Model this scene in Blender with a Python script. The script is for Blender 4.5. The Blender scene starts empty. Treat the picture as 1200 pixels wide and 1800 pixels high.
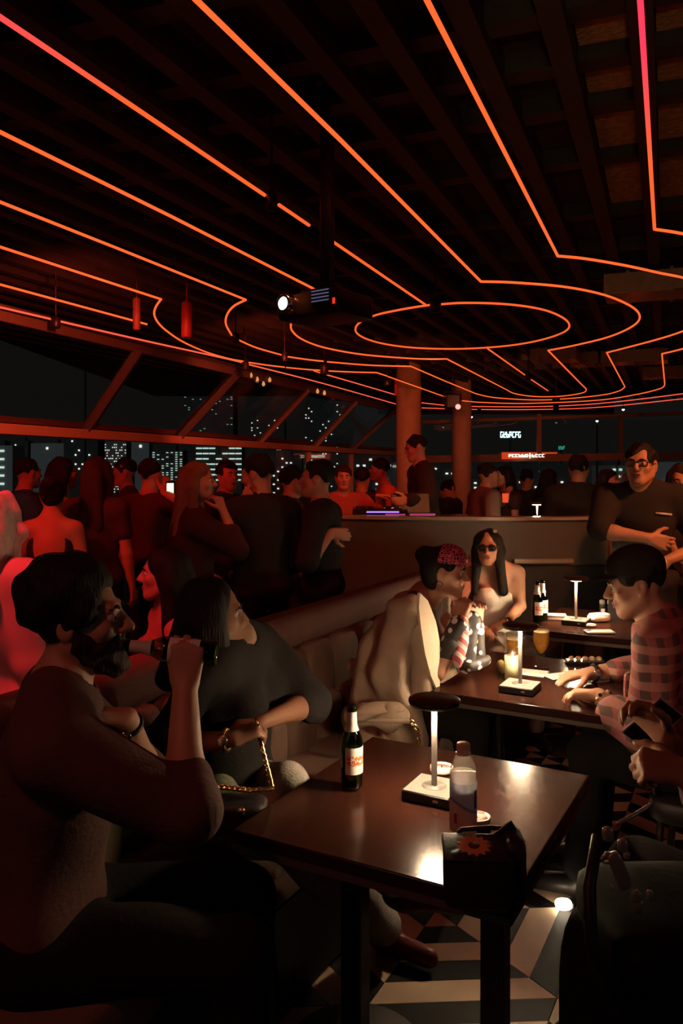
import bpy, bmesh, math, random
import numpy as np
from mathutils import Vector, Matrix

random.seed(7)
R = math.radians
S = bpy.context.scene
COL = S.collection

# ---------------------------------------------------------------- camera, world, exposure
FPX, CX, HY, CZ = 1430.0, 600.0, 815.0, 1.63          # focal length in px, horizon row, eye height
cd = bpy.data.cameras.new('camera')
cam = bpy.data.objects.new('camera', cd); COL.objects.link(cam)
cam.location = (0, 0, CZ); cam.rotation_euler = (R(90), 0, 0)
cd.sensor_fit = 'VERTICAL'; cd.sensor_height = 36; cd.lens = FPX / 1800 * 36
cd.shift_y = -(900 - HY) / 1800
cd.clip_start = .05; cd.clip_end = 600
S.camera = cam
w = bpy.data.worlds.new('night_sky'); S.world = w; w.use_nodes = True
w.node_tree.nodes['Background'].inputs[0].default_value = (1.0, .93, .86, 1)
w.node_tree.nodes['Background'].inputs[1].default_value = .006
S.view_settings.view_transform = 'Standard'; S.view_settings.look = 'None'
S.view_settings.exposure = 0; S.view_settings.gamma = 1; S.view_settings.use_curve_mapping = False
S.cycles.max_bounces = 6; S.cycles.diffuse_bounces = 3; S.cycles.glossy_bounces = 3
S.cycles.transparent_max_bounces = 16; S.cycles.transmission_bounces = 4
S.cycles.caustics_reflective = False; S.cycles.caustics_refractive = False
S.cycles.sample_clamp_indirect = 3.0

def lamp(kind, loc, energy, color, target=None, size=.1, angle=60, blend=.6):
    l = bpy.data.lights.new(kind.lower() + '_light', kind); l.energy = energy; l.color = color
    if kind == 'SPOT': l.spot_size = R(angle); l.spot_blend = blend; l.shadow_soft_size = size
    elif kind == 'POINT': l.shadow_soft_size = size
    elif kind == 'AREA': l.size = size
    o = bpy.data.objects.new(kind.lower() + '_light', l); COL.objects.link(o); o.location = loc
    if target is not None:
        o.rotation_euler = (Vector(target) - Vector(loc)).to_track_quat('-Z', 'Y').to_euler()
    return o
RED = (1, .035, .02); WARM = (1, .50, .20); ORANGE = (1, .22, .07)
# red stage spots under the ceiling (their fixtures are built with the hanging spotlights)
lamp('SPOT', (-1.55, 1.9, 2.9), 150, (1, .03, .05), (-1.3, 2.75, 1.35), .05, 42)
lamp('SPOT', (-2.6, 3.2, 2.9), 150, RED, (-1.9, 5.6, 1.3), .08, 55)
lamp('SPOT', (-1.2, 2.9, 2.95), 40, RED, (-.9, 4.8, 1.4), .08, 50)
lamp('SPOT', (.1, 6.0, 2.95), 70, (1, .045, .025), (.3, 7.1, 1.3), .08, 60)
lamp('SPOT', (-.3, 3.9, 2.9), 14, ORANGE, (-.4, 5.0, 1.2), .06, 45)
lamp('SPOT', (2.9, 3.2, 2.9), 230, (1, .26, .08), (1.8, 4.9, 1.5), .08, 45)
lamp('SPOT', (1.5, 5.6, 2.95), 50, (1, .16, .08), (1.9, 8.4, 1.4), .08, 60)
lamp('SPOT', (-1.3, .2, 2.9), 26, (1, .20, .13), (-.6, 2.2, 1.1), .12, 70)
lamp('SPOT', (1.6, 1.4, 2.9), 14, (1, .16, .12), (1.2, 2.9, 1.1), .12, 60)
lamp('SPOT', (-.10, -.62, 1.95), 75, (1, .58, .24), (1.72, 4.6, 3.62), .06, 26)   # amber uplight on the ceiling panels (its lantern is built below)
lamp('SPOT', (1.2, 10.5, 2.9), 260, (1, .18, .06), (1.5, 16.5, 2.2), .1, 60)
lamp('SPOT', (-1.7, 6.0, 2.95), 330, (1, .085, .035), (-3.2, 9.2, 2.0), .1, 80)
lamp('SPOT', (-.8, 9.0, 2.95), 300, (1, .10, .04), (-1.0, 14.0, 1.9), .1, 80)
lamp('POINT', (-2.6, -.7, 2.1), 4, (1, .86, .78), size=.4); lamp('POINT', (3.6, -.7, 2.1), 6, (1, .86, .78), size=.4)   # added dim fill behind the viewer to lift the dark tones, no fixtures
lamp('SPOT', (3.4, 13.0, 2.9), 120, (1, .25, .12), (4.6, 19.5, 1.9), .1, 80)

# ---------------------------------------------------------------- helpers
def pix(px, py, Y):
    "world point seen at photo pixel (px,py) at distance Y"
    return Vector(((px - CX) / FPX * Y, Y, CZ - (py - HY) / FPX * Y))
def pln(px, py, z):
    "world point on the level plane z seen at photo pixel"
    Y = FPX * (CZ - z) / (py - HY)
    return Vector(((px - CX) / FPX * Y, Y, z))
A1 = R(28.5)
D1 = Vector((math.sin(A1), math.cos(A1), 0)); D2 = Vector((math.cos(A1), -math.sin(A1), 0))
def pq(p, q, z=0): return D2 * p + D1 * q + Vector((0, 0, z))

def tag(o, label=None, cat=None, group=None, kind=None):
    if label: o['label'] = label
    if cat: o['category'] = cat
    if group: o['group'] = group
    if kind: o['kind'] = kind
    return o
def thing(name, label, cat, loc=(0, 0, 0), rz=0, group=None):
    o = bpy.data.objects.new(name, None); COL.objects.link(o)
    o.empty_display_size = .05
    o.location = loc; o.rotation_euler = (0, 0, rz)
    return tag(o, label, cat, group)
def link(name, me, mat, parent=None, smooth=None):
    if mat is not None and not me.materials: me.materials.append(mat)
    if smooth is not None:
        me.polygons.foreach_set('use_smooth', [smooth] * len(me.polygons))
    o = bpy.data.objects.new(name, me); COL.objects.link(o)
    if parent is not None: o.parent = parent
    return o
def obj(name, bm, mat, parent=None, smooth=False):
    me = bpy.data.meshes.new(name); bm.to_mesh(me); bm.free()
    return link(name, me, mat, parent, smooth)
def copy_tree(o, parent=None):
    c = o.copy(); COL.objects.link(c)
    if parent is not None: c.parent = parent
    for ch in list(o.children): copy_tree(ch, c)
    return c
def BM(): return bmesh.new()
def box(bm, c, s, rz=0, bev=0, seg=2, M=None):
    g = bmesh.ops.create_cube(bm, size=1)['verts']
    bmesh.ops.scale(bm, vec=s, verts=g)
    if bev:
        es = list({e for v in g for e in v.link_edges})
        r = bmesh.ops.bevel(bm, geom=es, offset=bev, segments=seg, affect='EDGES', profile=.5)
        g = list({v for f in r['faces'] for v in f.verts} | {v for v in g if v.is_valid})
    m = M if M is not None else Matrix.Rotation(rz, 4, 'Z')
    bmesh.ops.transform(bm, matrix=Matrix.Translation(c) @ m.to_4x4(), verts=g)
    return bm
def lathe(bm, prof, seg=28, M=None, arc=(0, 2 * math.pi), cap=True):
    full = abs(arc[1] - arc[0] - 2 * math.pi) < 1e-6
    n = seg if full else seg + 1
    rings = []
    for r, z in prof:
        rings.append([bm.verts.new((M or Matrix()) @ Vector((r * math.cos(arc[0] + (arc[1] - arc[0]) * i / seg), r * math.sin(arc[0] + (arc[1] - arc[0]) * i / seg), z))) for i in range(n)])
    for a, b in zip(rings, rings[1:]):
        for i in range(seg):
            j = (i + 1) % n
            bm.faces.new((a[i], a[j], b[j], b[i]))
    if cap and full:
        for ring, (r, z), rev in ((rings[0], prof[0], True), (rings[-1], prof[-1], False)):
            if r > 1e-5: bm.faces.new(ring[::-1] if rev else ring)
    return bm
def tube(bm, pts, r, seg=10, closed=False):
    pts = [Vector(p) for p in pts]; n = len(pts); rings = []
    rr = r if isinstance(r, (list, tuple)) else [r] * n
    prev = None
    for i, p in enumerate(pts):
        a = pts[i - 1] if i else (pts[-1] if closed else p); b = pts[(i + 1) % n] if (i < n - 1 or closed) else p
        t = (b - a).normalized()
        if prev is None: prev = t.orthogonal().normalized()
        u = (prev - t * prev.dot(t)).normalized(); prev = u; v = t.cross(u)
        rings.append([bm.verts.new(p + (u * math.cos(2 * math.pi * k / seg) + v * math.sin(2 * math.pi * k / seg)) * rr[i]) for k in range(seg)])
    for i in range(n if closed else n - 1):
        a, b = rings[i], rings[(i + 1) % n]
        for k in range(seg): bm.faces.new((a[k], a[(k + 1) % seg], b[(k + 1) % seg], b[k]))
    if not closed:
        bm.faces.new(rings[0][::-1]); bm.faces.new(rings[-1])
    return bm
def superell(bm, c, s, e=.4, nu=20, nv=12, M=None):
    "pillow: rounded block with half sizes s"
    def pw(x): return math.copysign(abs(x) ** e, x)
    M = M or Matrix(); rows = []
    for j in range(nv + 1):
        v = -math.pi / 2 + math.pi * j / nv
        rows.append([bm.verts.new(Matrix.Translation(c) @ M.to_4x4() @ Vector((s[0] * pw(math.cos(v)) * pw(math.cos(2 * math.pi * i / nu)), s[1] * pw(math.cos(v)) * pw(math.sin(2 * math.pi * i / nu)), s[2] * pw(math.sin(v))))) for i in range(nu)])
    for a, b in zip(rows, rows[1:]):
        for i in range(nu):
            k = (i + 1) % nu
            try: bm.faces.new((a[i], a[k], b[k], b[i]))
            except ValueError: pass
    bmesh.ops.remove_doubles(bm, verts=bm.verts[:], dist=1e-5)
    return bm
def prism(bm, pts, z0, z1):
    lo = [bm.verts.new((p[0], p[1], z0)) for p in pts]; hi = [bm.verts.new((p[0], p[1], z1)) for p in pts]
    n = len(pts)
    bm.faces.new(lo[::-1]); bm.faces.new(hi)
    for i in range(n): bm.faces.new((lo[i], lo[(i + 1) % n], hi[(i + 1) % n], hi[i]))
    return bm

# ---------------------------------------------------------------- materials
MATS = {}
def mat(name, col, rough=.6, metal=0, var=.15, scale=12, bump=0, bscale=60, spec=.5, coat=0, sheen=0):
    if name in MATS: return MATS[name]
    m = bpy.data.materials.new(name); m.use_nodes = True; nt = m.node_tree; b = nt.nodes['Principled BSDF']
    tc = nt.nodes.new('ShaderNodeTexCoord'); no = nt.nodes.new('ShaderNodeTexNoise'); no.inputs['Scale'].default_value = scale
    nt.links.new(tc.outputs['Object'], no.inputs['Vector'])
    mr = nt.nodes.new('ShaderNodeMapRange'); mr.inputs[3].default_value = 1 - var; mr.inputs[4].default_value = 1 + var
    nt.links.new(no.outputs['Fac'], mr.inputs[0])
    mx = nt.nodes.new('ShaderNodeVectorMath'); mx.operation = 'SCALE'; mx.inputs[0].default_value = col[:3]
    nt.links.new(mr.outputs[0], mx.inputs['Scale']); nt.links.new(mx.outputs[0], b.inputs['Base Color'])
    b.inputs['Roughness'].default_value = rough; b.inputs['Metallic'].default_value = metal
    b.inputs['Specular IOR Level'].default_value = spec
    if coat: b.inputs['Coat Weight'].default_value = coat; b.inputs['Coat Roughness'].default_value = .15
    if sheen: b.inputs['Sheen Weight'].default_value = sheen
    if bump:
        n2 = nt.nodes.new('ShaderNodeTexNoise'); n2.inputs['Scale'].default_value = bscale; n2.inputs['Detail'].default_value = 4
        nt.links.new(tc.outputs['Object'], n2.inputs['Vector'])
        bu = nt.nodes.new('ShaderNodeBump'); bu.inputs['Strength'].default_value = bump; bu.inputs['Distance'].default_value = .01
        nt.links.new(n2.outputs['Fac'], bu.inputs['Height']); nt.links.new(bu.outputs[0], b.inputs['Normal'])
    MATS[name] = m; return m
def emit(name, col, strength):
    if name in MATS: return MATS[name]
    m = bpy.data.materials.new(name); m.use_nodes = True; b = m.node_tree.nodes['Principled BSDF']
    b.inputs['Base Color'].default_value = (.02, .02, .02, 1)
    b.inputs['Emission Color'].default_value = (*col, 1); b.inputs['Emission Strength'].default_value = strength
    MATS[name] = m; return m
def glassy(name, col, gloss=1.0, rough=.03, milk=0, milkcol=(1, 1, 1)):
    if name in MATS: return MATS[name]
    m = bpy.data.materials.new(name); m.use_nodes = True; nt = m.node_tree
    nt.nodes.remove(nt.nodes['Principled BSDF']); out = nt.nodes['Material Output']
    t = nt.nodes.new('ShaderNodeBsdfTransparent'); t.inputs[0].default_value = (*col, 1)
    g = nt.nodes.new('ShaderNodeBsdfGlossy'); g.inputs['Roughness'].default_value = rough
    f = nt.nodes.new('ShaderNodeLayerWeight'); f.inputs[0].default_value = .5
    pw = nt.nodes.new('ShaderNodeMath'); pw.operation = 'POWER'; pw.inputs[1].default_value = 3.5; nt.links.new(f.outputs['Facing'], pw.inputs[0])
    ml = nt.nodes.new('ShaderNodeMath'); ml.operation = 'MULTIPLY_ADD'; ml.inputs[1].default_value = .75 * gloss; ml.inputs[2].default_value = .05 * gloss
    nt.links.new(pw.outputs[0], ml.inputs[0])
    x = nt.nodes.new('ShaderNodeMixShader'); nt.links.new(ml.outputs[0], x.inputs[0]); nt.links.new(g.outputs[0], x.inputs[2])
    if milk:
        tl = nt.nodes.new('ShaderNodeBsdfTranslucent'); tl.inputs[0].default_value = (*milkcol, 1)
        df = nt.nodes.new('ShaderNodeBsdfDiffuse'); df.inputs[0].default_value = (*milkcol, 1)
        x1 = nt.nodes.new('ShaderNodeMixShader'); nt.links.new(tl.outputs[0], x1.inputs[1]); nt.links.new(df.outputs[0], x1.inputs[2])
        x2 = nt.nodes.new('ShaderNodeMixShader'); x2.inputs[0].default_value = milk
        nt.links.new(t.outputs[0], x2.inputs[1]); nt.links.new(x1.outputs[0], x2.inputs[2]); nt.links.new(x2.outputs[0], x.inputs[1])
    else: nt.links.new(t.outputs[0], x.inputs[1])
    nt.links.new(x.outputs[0], out.inputs[0])
    MATS[name] = m; return m
def thin(m, mixf=.5):
    nt = m.node_tree; b = nt.nodes['Principled BSDF']; out = nt.nodes['Material Output']; tl = nt.nodes.new('ShaderNodeBsdfTranslucent'); x = nt.nodes.new('ShaderNodeMixShader'); x.inputs[0].default_value = mixf
    if b.inputs['Base Color'].links: nt.links.new(b.inputs['Base Color'].links[0].from_socket, tl.inputs[0])
    nt.links.new(b.outputs[0], x.inputs[1]); nt.links.new(tl.outputs[0], x.inputs[2]); nt.links.new(x.outputs[0], out.inputs[0])
    return m
def nodes_of(m): return m.node_tree, m.node_tree.nodes['Principled BSDF']
def plaid(name, c0, c1, c2, scale):
    m = bpy.data.materials.new(name); m.use_nodes = True; nt, b = nodes_of(m)
    tc = nt.nodes.new('ShaderNodeTexCoord'); outs = []
    for ax in ('X', 'Z', 'Y'):
        wv = nt.nodes.new('ShaderNodeTexWave'); wv.bands_direction = ax; wv.inputs['Scale'].default_value = scale; wv.inputs['Distortion'].default_value = 5; wv.inputs['Detail'].default_value = 2; wv.inputs['Detail Scale'].default_value = .6
        nt.links.new(tc.outputs['Object'], wv.inputs['Vector']); r = nt.nodes.new('ShaderNodeValToRGB'); r.color_ramp.interpolation = 'CONSTANT'
        r.color_ramp.elements[0].color = (0, 0, 0, 1); r.color_ramp.elements[1].color = (1, 1, 1, 1); r.color_ramp.elements[1].position = .55
        nt.links.new(wv.outputs['Fac'], r.inputs[0]); outs.append(r)
    m1 = nt.nodes.new('ShaderNodeMix'); m1.data_type = 'RGBA'; m1.inputs[6].default_value = (*c0, 1); m1.inputs[7].default_value = (*c1, 1); nt.links.new(outs[0].outputs[0], m1.inputs[0])
    m2 = nt.nodes.new('ShaderNodeMix'); m2.data_type = 'RGBA'; m2.inputs[7].default_value = (*c2, 1)
    ml = nt.nodes.new('ShaderNodeMath'); ml.operation = 'MULTIPLY'; ml.inputs[1].default_value = .7
    nt.links.new(outs[1].outputs[0], ml.inputs[0]); nt.links.new(ml.outputs[0], m2.inputs[0]); nt.links.new(m1.outputs[2], m2.inputs[6])
    nt.links.new(m2.outputs[2], b.inputs['Base Color']); b.inputs['Roughness'].default_value = .85
    MATS[name] = m; return m
def pattern(name, kind, c0, c1, scale, rough=.6, thr=.5):
    "two-colour print: kind 'spots' | 'net' | 'stripes'"
    m = bpy.data.materials.new(name); m.use_nodes = True; nt, b = nodes_of(m)
    tc = nt.nodes.new('ShaderNodeTexCoord')
    if kind == 'stripes':
        t = nt.nodes.new('ShaderNodeTexWave'); t.bands_direction = 'DIAGONAL'; o = t.outputs['Fac']
    else:
        t = nt.nodes.new('ShaderNodeTexVoronoi'); t.feature = 'DISTANCE_TO_EDGE' if kind == 'net' else 'F1'; o = t.outputs['Distance']
    t.inputs['Scale'].default_value = scale; nt.links.new(tc.outputs['Object'], t.inputs['Vector'])
    r = nt.nodes.new('ShaderNodeValToRGB'); r.color_ramp.elements[0].color = (*c0, 1); r.color_ramp.elements[1].color = (*c1, 1)
    r.color_ramp.elements[0].position = thr - .03; r.color_ramp.elements[1].position = thr + .03
    nt.links.new(o, r.inputs[0]); nt.links.new(r.outputs[0], b.inputs['Base Color']); b.inputs['Roughness'].default_value = rough
    MATS[name] = m; return m
def hairmat(name, col, rough=.6):
    m = mat(name, col, rough, var=.3, scale=30, spec=.25); nt, b = nodes_of(m)
    tc = nt.nodes.new('ShaderNodeTexCoord'); mp = nt.nodes.new('ShaderNodeMapping'); mp.inputs['Scale'].default_value = (1, 1, .12)
    n2 = nt.nodes.new('ShaderNodeTexNoise'); n2.inputs['Scale'].default_value = 160; n2.inputs['Detail'].default_value = 3
    nt.links.new(tc.outputs['Object'], mp.inputs[0]); nt.links.new(mp.outputs[0], n2.inputs['Vector'])
    bu = nt.nodes.new('ShaderNodeBump'); bu.inputs['Strength'].default_value = .7; bu.inputs['Distance'].default_value = .01
    nt.links.new(n2.outputs['Fac'], bu.inputs['Height']); nt.links.new(bu.outputs[0], b.inputs['Normal'])
    return m

SKIN = mat('skin', (.50, .26, .165), .5, var=.08, scale=20, bump=.05, bscale=200)
SKIN2 = mat('skin_tan', (.36, .17, .10), .5, var=.08, scale=20, bump=.05, bscale=200)
LIPS = mat('lips', (.35, .09, .08), .4)
EYE = mat('eye_white', (.6, .56, .52), .15); IRIS = mat('iris', (.02, .012, .008), .1)
NAIL = mat('nail', (.55, .3, .22), .25)
HBLACK = hairmat('hair_black', (.012, .009, .008)); HBROWN = hairmat('hair_dark_brown', (.035, .02, .013))
HBLOND = hairmat('hair_light_brown', (.22, .11, .055)); HPINK = hairmat('hair_fair', (.75, .5, .42))
BLACKCL = mat('black_cloth', (.030, .026, .025), .95, bump=.3, bscale=90, spec=.2)
DARKRED = mat('dark_red_cloth', (.055, .02, .016), .9, bump=.3, bscale=80)
RUST = mat('rust_brown_cloth', (.105, .042, .031), .9, bump=.35, bscale=70)
GREYCL = mat('grey_brown_cloth', (.12, .085, .065), .9, bump=.3)
ORANGECL = mat('orange_cloth', (.85, .30, .14), .9, bump=.2)
PINKCL = mat('rose_cloth', (.32, .09, .09), .9, bump=.2)
NAVY = mat('dark_trousers', (.014, .012, .0115), .95, bump=.3, spec=.2)
DENIM = mat('washed_denim', (.42, .38, .34), .9, var=.35, scale=18, bump=.5, bscale=120)
BEIGE = mat('beige_cloth', (.46, .36, .26), .85, var=.1, bump=.25, bscale=60)
WHITECL = mat('white_ribbed_cloth', (.9, .82, .72), .9, bump=.4, bscale=150)
SHOE = mat('black_leather_shoe', (.02, .018, .017), .4)
REDSHOE = mat('oxblood_shoe', (.16, .025, .02), .35)
BLK = mat('black_metal', (.018, .016, .016), .4, metal=.2)
BLKGLOSS = mat('black_gloss', (.012, .011, .011), .2)
LEATHER = mat('black_leather', (.020, .018, .017), .5, bump=.12, bscale=150)
CHROME = mat('chrome', (.8, .78, .74), .15, metal=1)
GOLD = mat('gold_chain_metal', (.85, .6, .28), .25, metal=1)
WHITEP = mat('white_plastic', (.82, .78, .72), .35); PAPER = mat('white_paper', (.85, .8, .74), .8)
GLASS = glassy('clear_glass', (.93, .93, .92)); WINGLASS = glassy('window_glass', (.9, .92, .9), .6, .0)
BOTTLEG = glassy('green_bottle_glass', (.34, .52, .16), 1.0); PET = glassy('clear_plastic', (.93, .91, .9), 1.0, .08, .12, (.95, .85, .8))
BEER = glassy('amber_beer', (.85, .50, .12), .5, .05, .30, (.95, .5, .1)); LEMON = glassy('pale_lemon_drink', (.9, .88, .6), .3, .1, .85, (.95, .92, .62))
BLOOM = emit('lamp_bulb', (1, .72, .44), 60)
NEON = emit('neon_orange', (1.0, .105, .022), 1.5); NEONP = emit('neon_pink', (1.0, .06, .075), 1.3); nt_, nb_ = NEONP.node_tree, NEONP.node_tree.nodes['Principled BSDF']      # this tube turns from pink to orange along its length
ge_ = nt_.nodes.new('ShaderNodeNewGeometry'); se_ = nt_.nodes.new('ShaderNodeSeparateXYZ'); nt_.links.new(ge_.outputs['Position'], se_.inputs[0])
mr_ = nt_.nodes.new('ShaderNodeMapRange'); mr_.inputs[1].default_value = 2.5; mr_.inputs[2].default_value = 3.4; ma_ = nt_.nodes.new('ShaderNodeMath'); ma_.operation = 'MULTIPLY_ADD'; ma_.inputs[1].default_value = -.25; nt_.links.new(se_.outputs['X'], ma_.inputs[0]); nt_.links.new(se_.outputs['Y'], ma_.inputs[2]); nt_.links.new(ma_.outputs[0], mr_.inputs[0])
mc_ = nt_.nodes.new('ShaderNodeMix'); mc_.data_type = 'RGBA'; mc_.inputs[6].default_value = (1, .04, .085, 1); mc_.inputs[7].default_value = (1, .105, .022, 1)
nt_.links.new(mr_.outputs[0], mc_.inputs[0]); nt_.links.new(mc_.outputs[2], nb_.inputs['Emission Color'])
NEONR = emit('neon_far_red', (1.0, .10, .05), 1.3)

# ---------------------------------------------------------------- implicit surfaces (bodies, clothes, hair, soft things)
class Field:
    def __init__(s): s.pr = []
    def cone(s, a, b, ra, rb=None, k=.02, sub=False):
        s.pr.append(('c', np.array(a, float), np.array(b, float), ra, ra if rb is None else rb, k, sub)); return s
    def ell(s, c, r, B=None, k=.02, sub=False):
        s.pr.append(('e', np.array(c, float), np.array(r, float), np.eye(3) if B is None else np.array(B, float), None, k, sub)); return s
    def mesh(s, name, vox, off=(0, 0, 0), disp=None):
        lo, hi = [], []
        for p in s.pr:
            if p[6]: continue
            if p[0] == 'c':
                lo.append(np.minimum(p[1] - p[3], p[2] - p[4])); hi.append(np.maximum(p[1] + p[3], p[2] + p[4]))
            else:
                e = np.sqrt(((p[3].T * p[2]) ** 2).sum(1)); lo.append(p[1] - e); hi.append(p[1] + e)
        pad = 3 * vox + (.02 if disp else 0)
        lo = np.min(lo, 0) - pad; hi = np.max(hi, 0) + pad
        n = np.ceil((hi - lo) / vox).astype(int) + 1
        D = np.full(n, 1.0, np.float32)
        ax = [(lo[i] + vox * np.arange(n[i])).astype(np.float32) for i in range(3)]
        for p in s.pr:
            k = p[5]; mg = k + 2.5 * vox + (.02 if disp else 0)
            if p[0] == 'c':
                a, b, ra, rb = p[1:5]; l = np.minimum(a - ra, b - rb) - mg; h = np.maximum(a + ra, b + rb) + mg
            else:
                e = np.sqrt(((p[3].T * p[2]) ** 2).sum(1)); l = p[1] - e - mg; h = p[1] + e + mg
            i0 = np.clip(np.floor((l - lo) / vox).astype(int), 0, n - 1); i1 = np.clip(np.ceil((h - lo) / vox).astype(int) + 1, 1, n)
            if (i1 <= i0).any(): continue
            X = ax[0][i0[0]:i1[0]][:, None, None]; Y = ax[1][i0[1]:i1[1]][None, :, None]; Z = ax[2][i0[2]:i1[2]][None, None, :]
            if p[0] == 'c':
                ba = b - a; bb = max(float(ba @ ba), 1e-9)
                t = np.clip(((X - a[0]) * ba[0] + (Y - a[1]) * ba[1] + (Z - a[2]) * ba[2]) / bb, 0, 1)
                d = np.sqrt((X - a[0] - ba[0] * t) ** 2 + (Y - a[1] - ba[1] * t) ** 2 + (Z - a[2] - ba[2] * t) ** 2) - (ra + (rb - ra) * t)
            else:
                c, r, B = p[1], p[2], p[3]
                x, y, z = X - c[0], Y - c[1], Z - c[2]
                q = [(x * B[i][0] + y * B[i][1] + z * B[i][2]) / r[i] for i in range(3)]
                k0 = np.sqrt(q[0] ** 2 + q[1] ** 2 + q[2] ** 2); k1 = np.sqrt((q[0] / r[0]) ** 2 + (q[1] / r[1]) ** 2 + (q[2] / r[2]) ** 2)
                d = k0 * (k0 - 1) / np.maximum(k1, 1e-6)
            v = D[i0[0]:i1[0], i0[1]:i1[1], i0[2]:i1[2]]
            if p[6]:
                h_ = np.clip(.5 - .5 * (v + d) / k, 0, 1); v[...] = v * (1 - h_) - d * h_ + k * h_ * (1 - h_)
            else:
                h_ = np.clip(.5 + .5 * (v - d) / k, 0, 1); v[...] = v * (1 - h_) + d * h_ - k * h_ * (1 - h_)
        if disp: D += disp(ax[0][:, None, None], ax[1][None, :, None], ax[2][None, None, :]).astype(np.float32)
        return nets(name, D, lo - np.array(off), vox)
def nets(name, D, lo, vox):
    I = D < 0
    C = I[:-1, :-1, :-1].astype(np.int8)
    for dx in (0, 1):
        for dy in (0, 1):
            for dz in (0, 1):
                if dx or dy or dz: C = C + I[dx:I.shape[0] - 1 + dx, dy:I.shape[1] - 1 + dy, dz:I.shape[2] - 1 + dz]
    act = np.argwhere((C > 0) & (C < 8))
    idx = np.full(C.shape, -1, np.int32); idx[act[:, 0], act[:, 1], act[:, 2]] = np.arange(len(act))
    co = np.zeros((len(act), 3)); cnt = np.zeros(len(act))
    for axis in range(3):
        o = [i for i in range(3) if i != axis]
        for u in (0, 1):
            for v in (0, 1):
                a = act.copy(); a[:, o[0]] += u; a[:, o[1]] += v; b = a.copy(); b[:, axis] += 1
                da = D[a[:, 0], a[:, 1], a[:, 2]]; db = D[b[:, 0], b[:, 1], b[:, 2]]
                m = (da < 0) != (db < 0); t = np.where(m, da / np.where(m, da - db, 1), 0)
                p = a.astype(float); p[:, axis] += t
                co[m] += p[m]; cnt[m] += 1
    V = co / cnt[:, None] * vox + lo
    quads = []
    for axis in range(3):
        sl0 = [slice(None)] * 3; sl1 = [slice(None)] * 3; sl0[axis] = slice(0, -1); sl1[axis] = slice(1, None)
        a, b = I[tuple(sl0)], I[tuple(sl1)]
        e = np.argwhere(a != b); o = [i for i in range(3) if i != axis]
        e = e[(e[:, o[0]] > 0) & (e[:, o[1]] > 0) & (e[:, o[0]] < D.shape[o[0]] - 1) & (e[:, o[1]] < D.shape[o[1]] - 1)]
        q = []
        for u, v in ((-1, -1), (0, -1), (0, 0), (-1, 0)):
            c = e.copy(); c[:, o[0]] += u; c[:, o[1]] += v; q.append(idx[c[:, 0], c[:, 1], c[:, 2]])
        q = np.stack(q, 1); inside = a[e[:, 0], e[:, 1], e[:, 2]]
        flip = ~inside if axis != 1 else inside
        q[flip] = q[flip][:, ::-1]; quads.append(q)
    Q = np.concatenate(quads); Q = Q[(Q >= 0).all(1)]
    me = bpy.data.meshes.new(name)
    me.vertices.add(len(V)); me.vertices.foreach_set('co', V.astype(np.float32).ravel())
    me.loops.add(Q.size); me.loops.foreach_set('vertex_index', Q.astype(np.int32).ravel())
    me.polygons.add(len(Q)); me.polygons.foreach_set('loop_start', np.arange(0, Q.size, 4, dtype=np.int32))
    me.polygons.foreach_set('use_smooth', np.ones(len(Q), bool))
    me.update(calc_edges=True); me.validate()
    return me
def folds(seed, amp=.006, f=22):
    r = np.random.RandomState(seed); W = [(r.randn(3), r.rand() * 6.28) for _ in range(5)]
    def d(x, y, z):
        s = 0
        for v, ph in W:
            v = v / np.linalg.norm(v)
            s = s + np.sin(f * (.6 + .8 * abs(v[0])) * (x * v[0] + y * v[1] + z * v[2] * .8) + ph + 1.5 * np.sin(f * .4 * (x * v[1] + z * v[0]) + ph))
        return s * amp / 2.2
    return d
def strands(seed, amp=.005, f=75, fz=9):
    r = np.random.RandomState(seed); p = r.rand(6) * 6.28
    def d(x, y, z):
        return amp * (np.sin(f * x + fz * z + p[0]) + np.sin(f * .8 * y - fz * z + p[1]) + .8 * np.sin(f * .35 * (x + y) + fz * 1.6 * z + p[2])) / 2
    return d
def curls(seed, amp=.007, f=55):
    r = np.random.RandomState(seed); p = r.rand(6) * 6.28
    def d(x, y, z):
        return amp * (np.sin(f * x + p[0] + 2 * np.sin(f * .5 * z)) * np.sin(f * y + p[1]) + np.sin(f * z + p[2]) * np.sin(f * .9 * x + p[3]))
    return d

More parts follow.
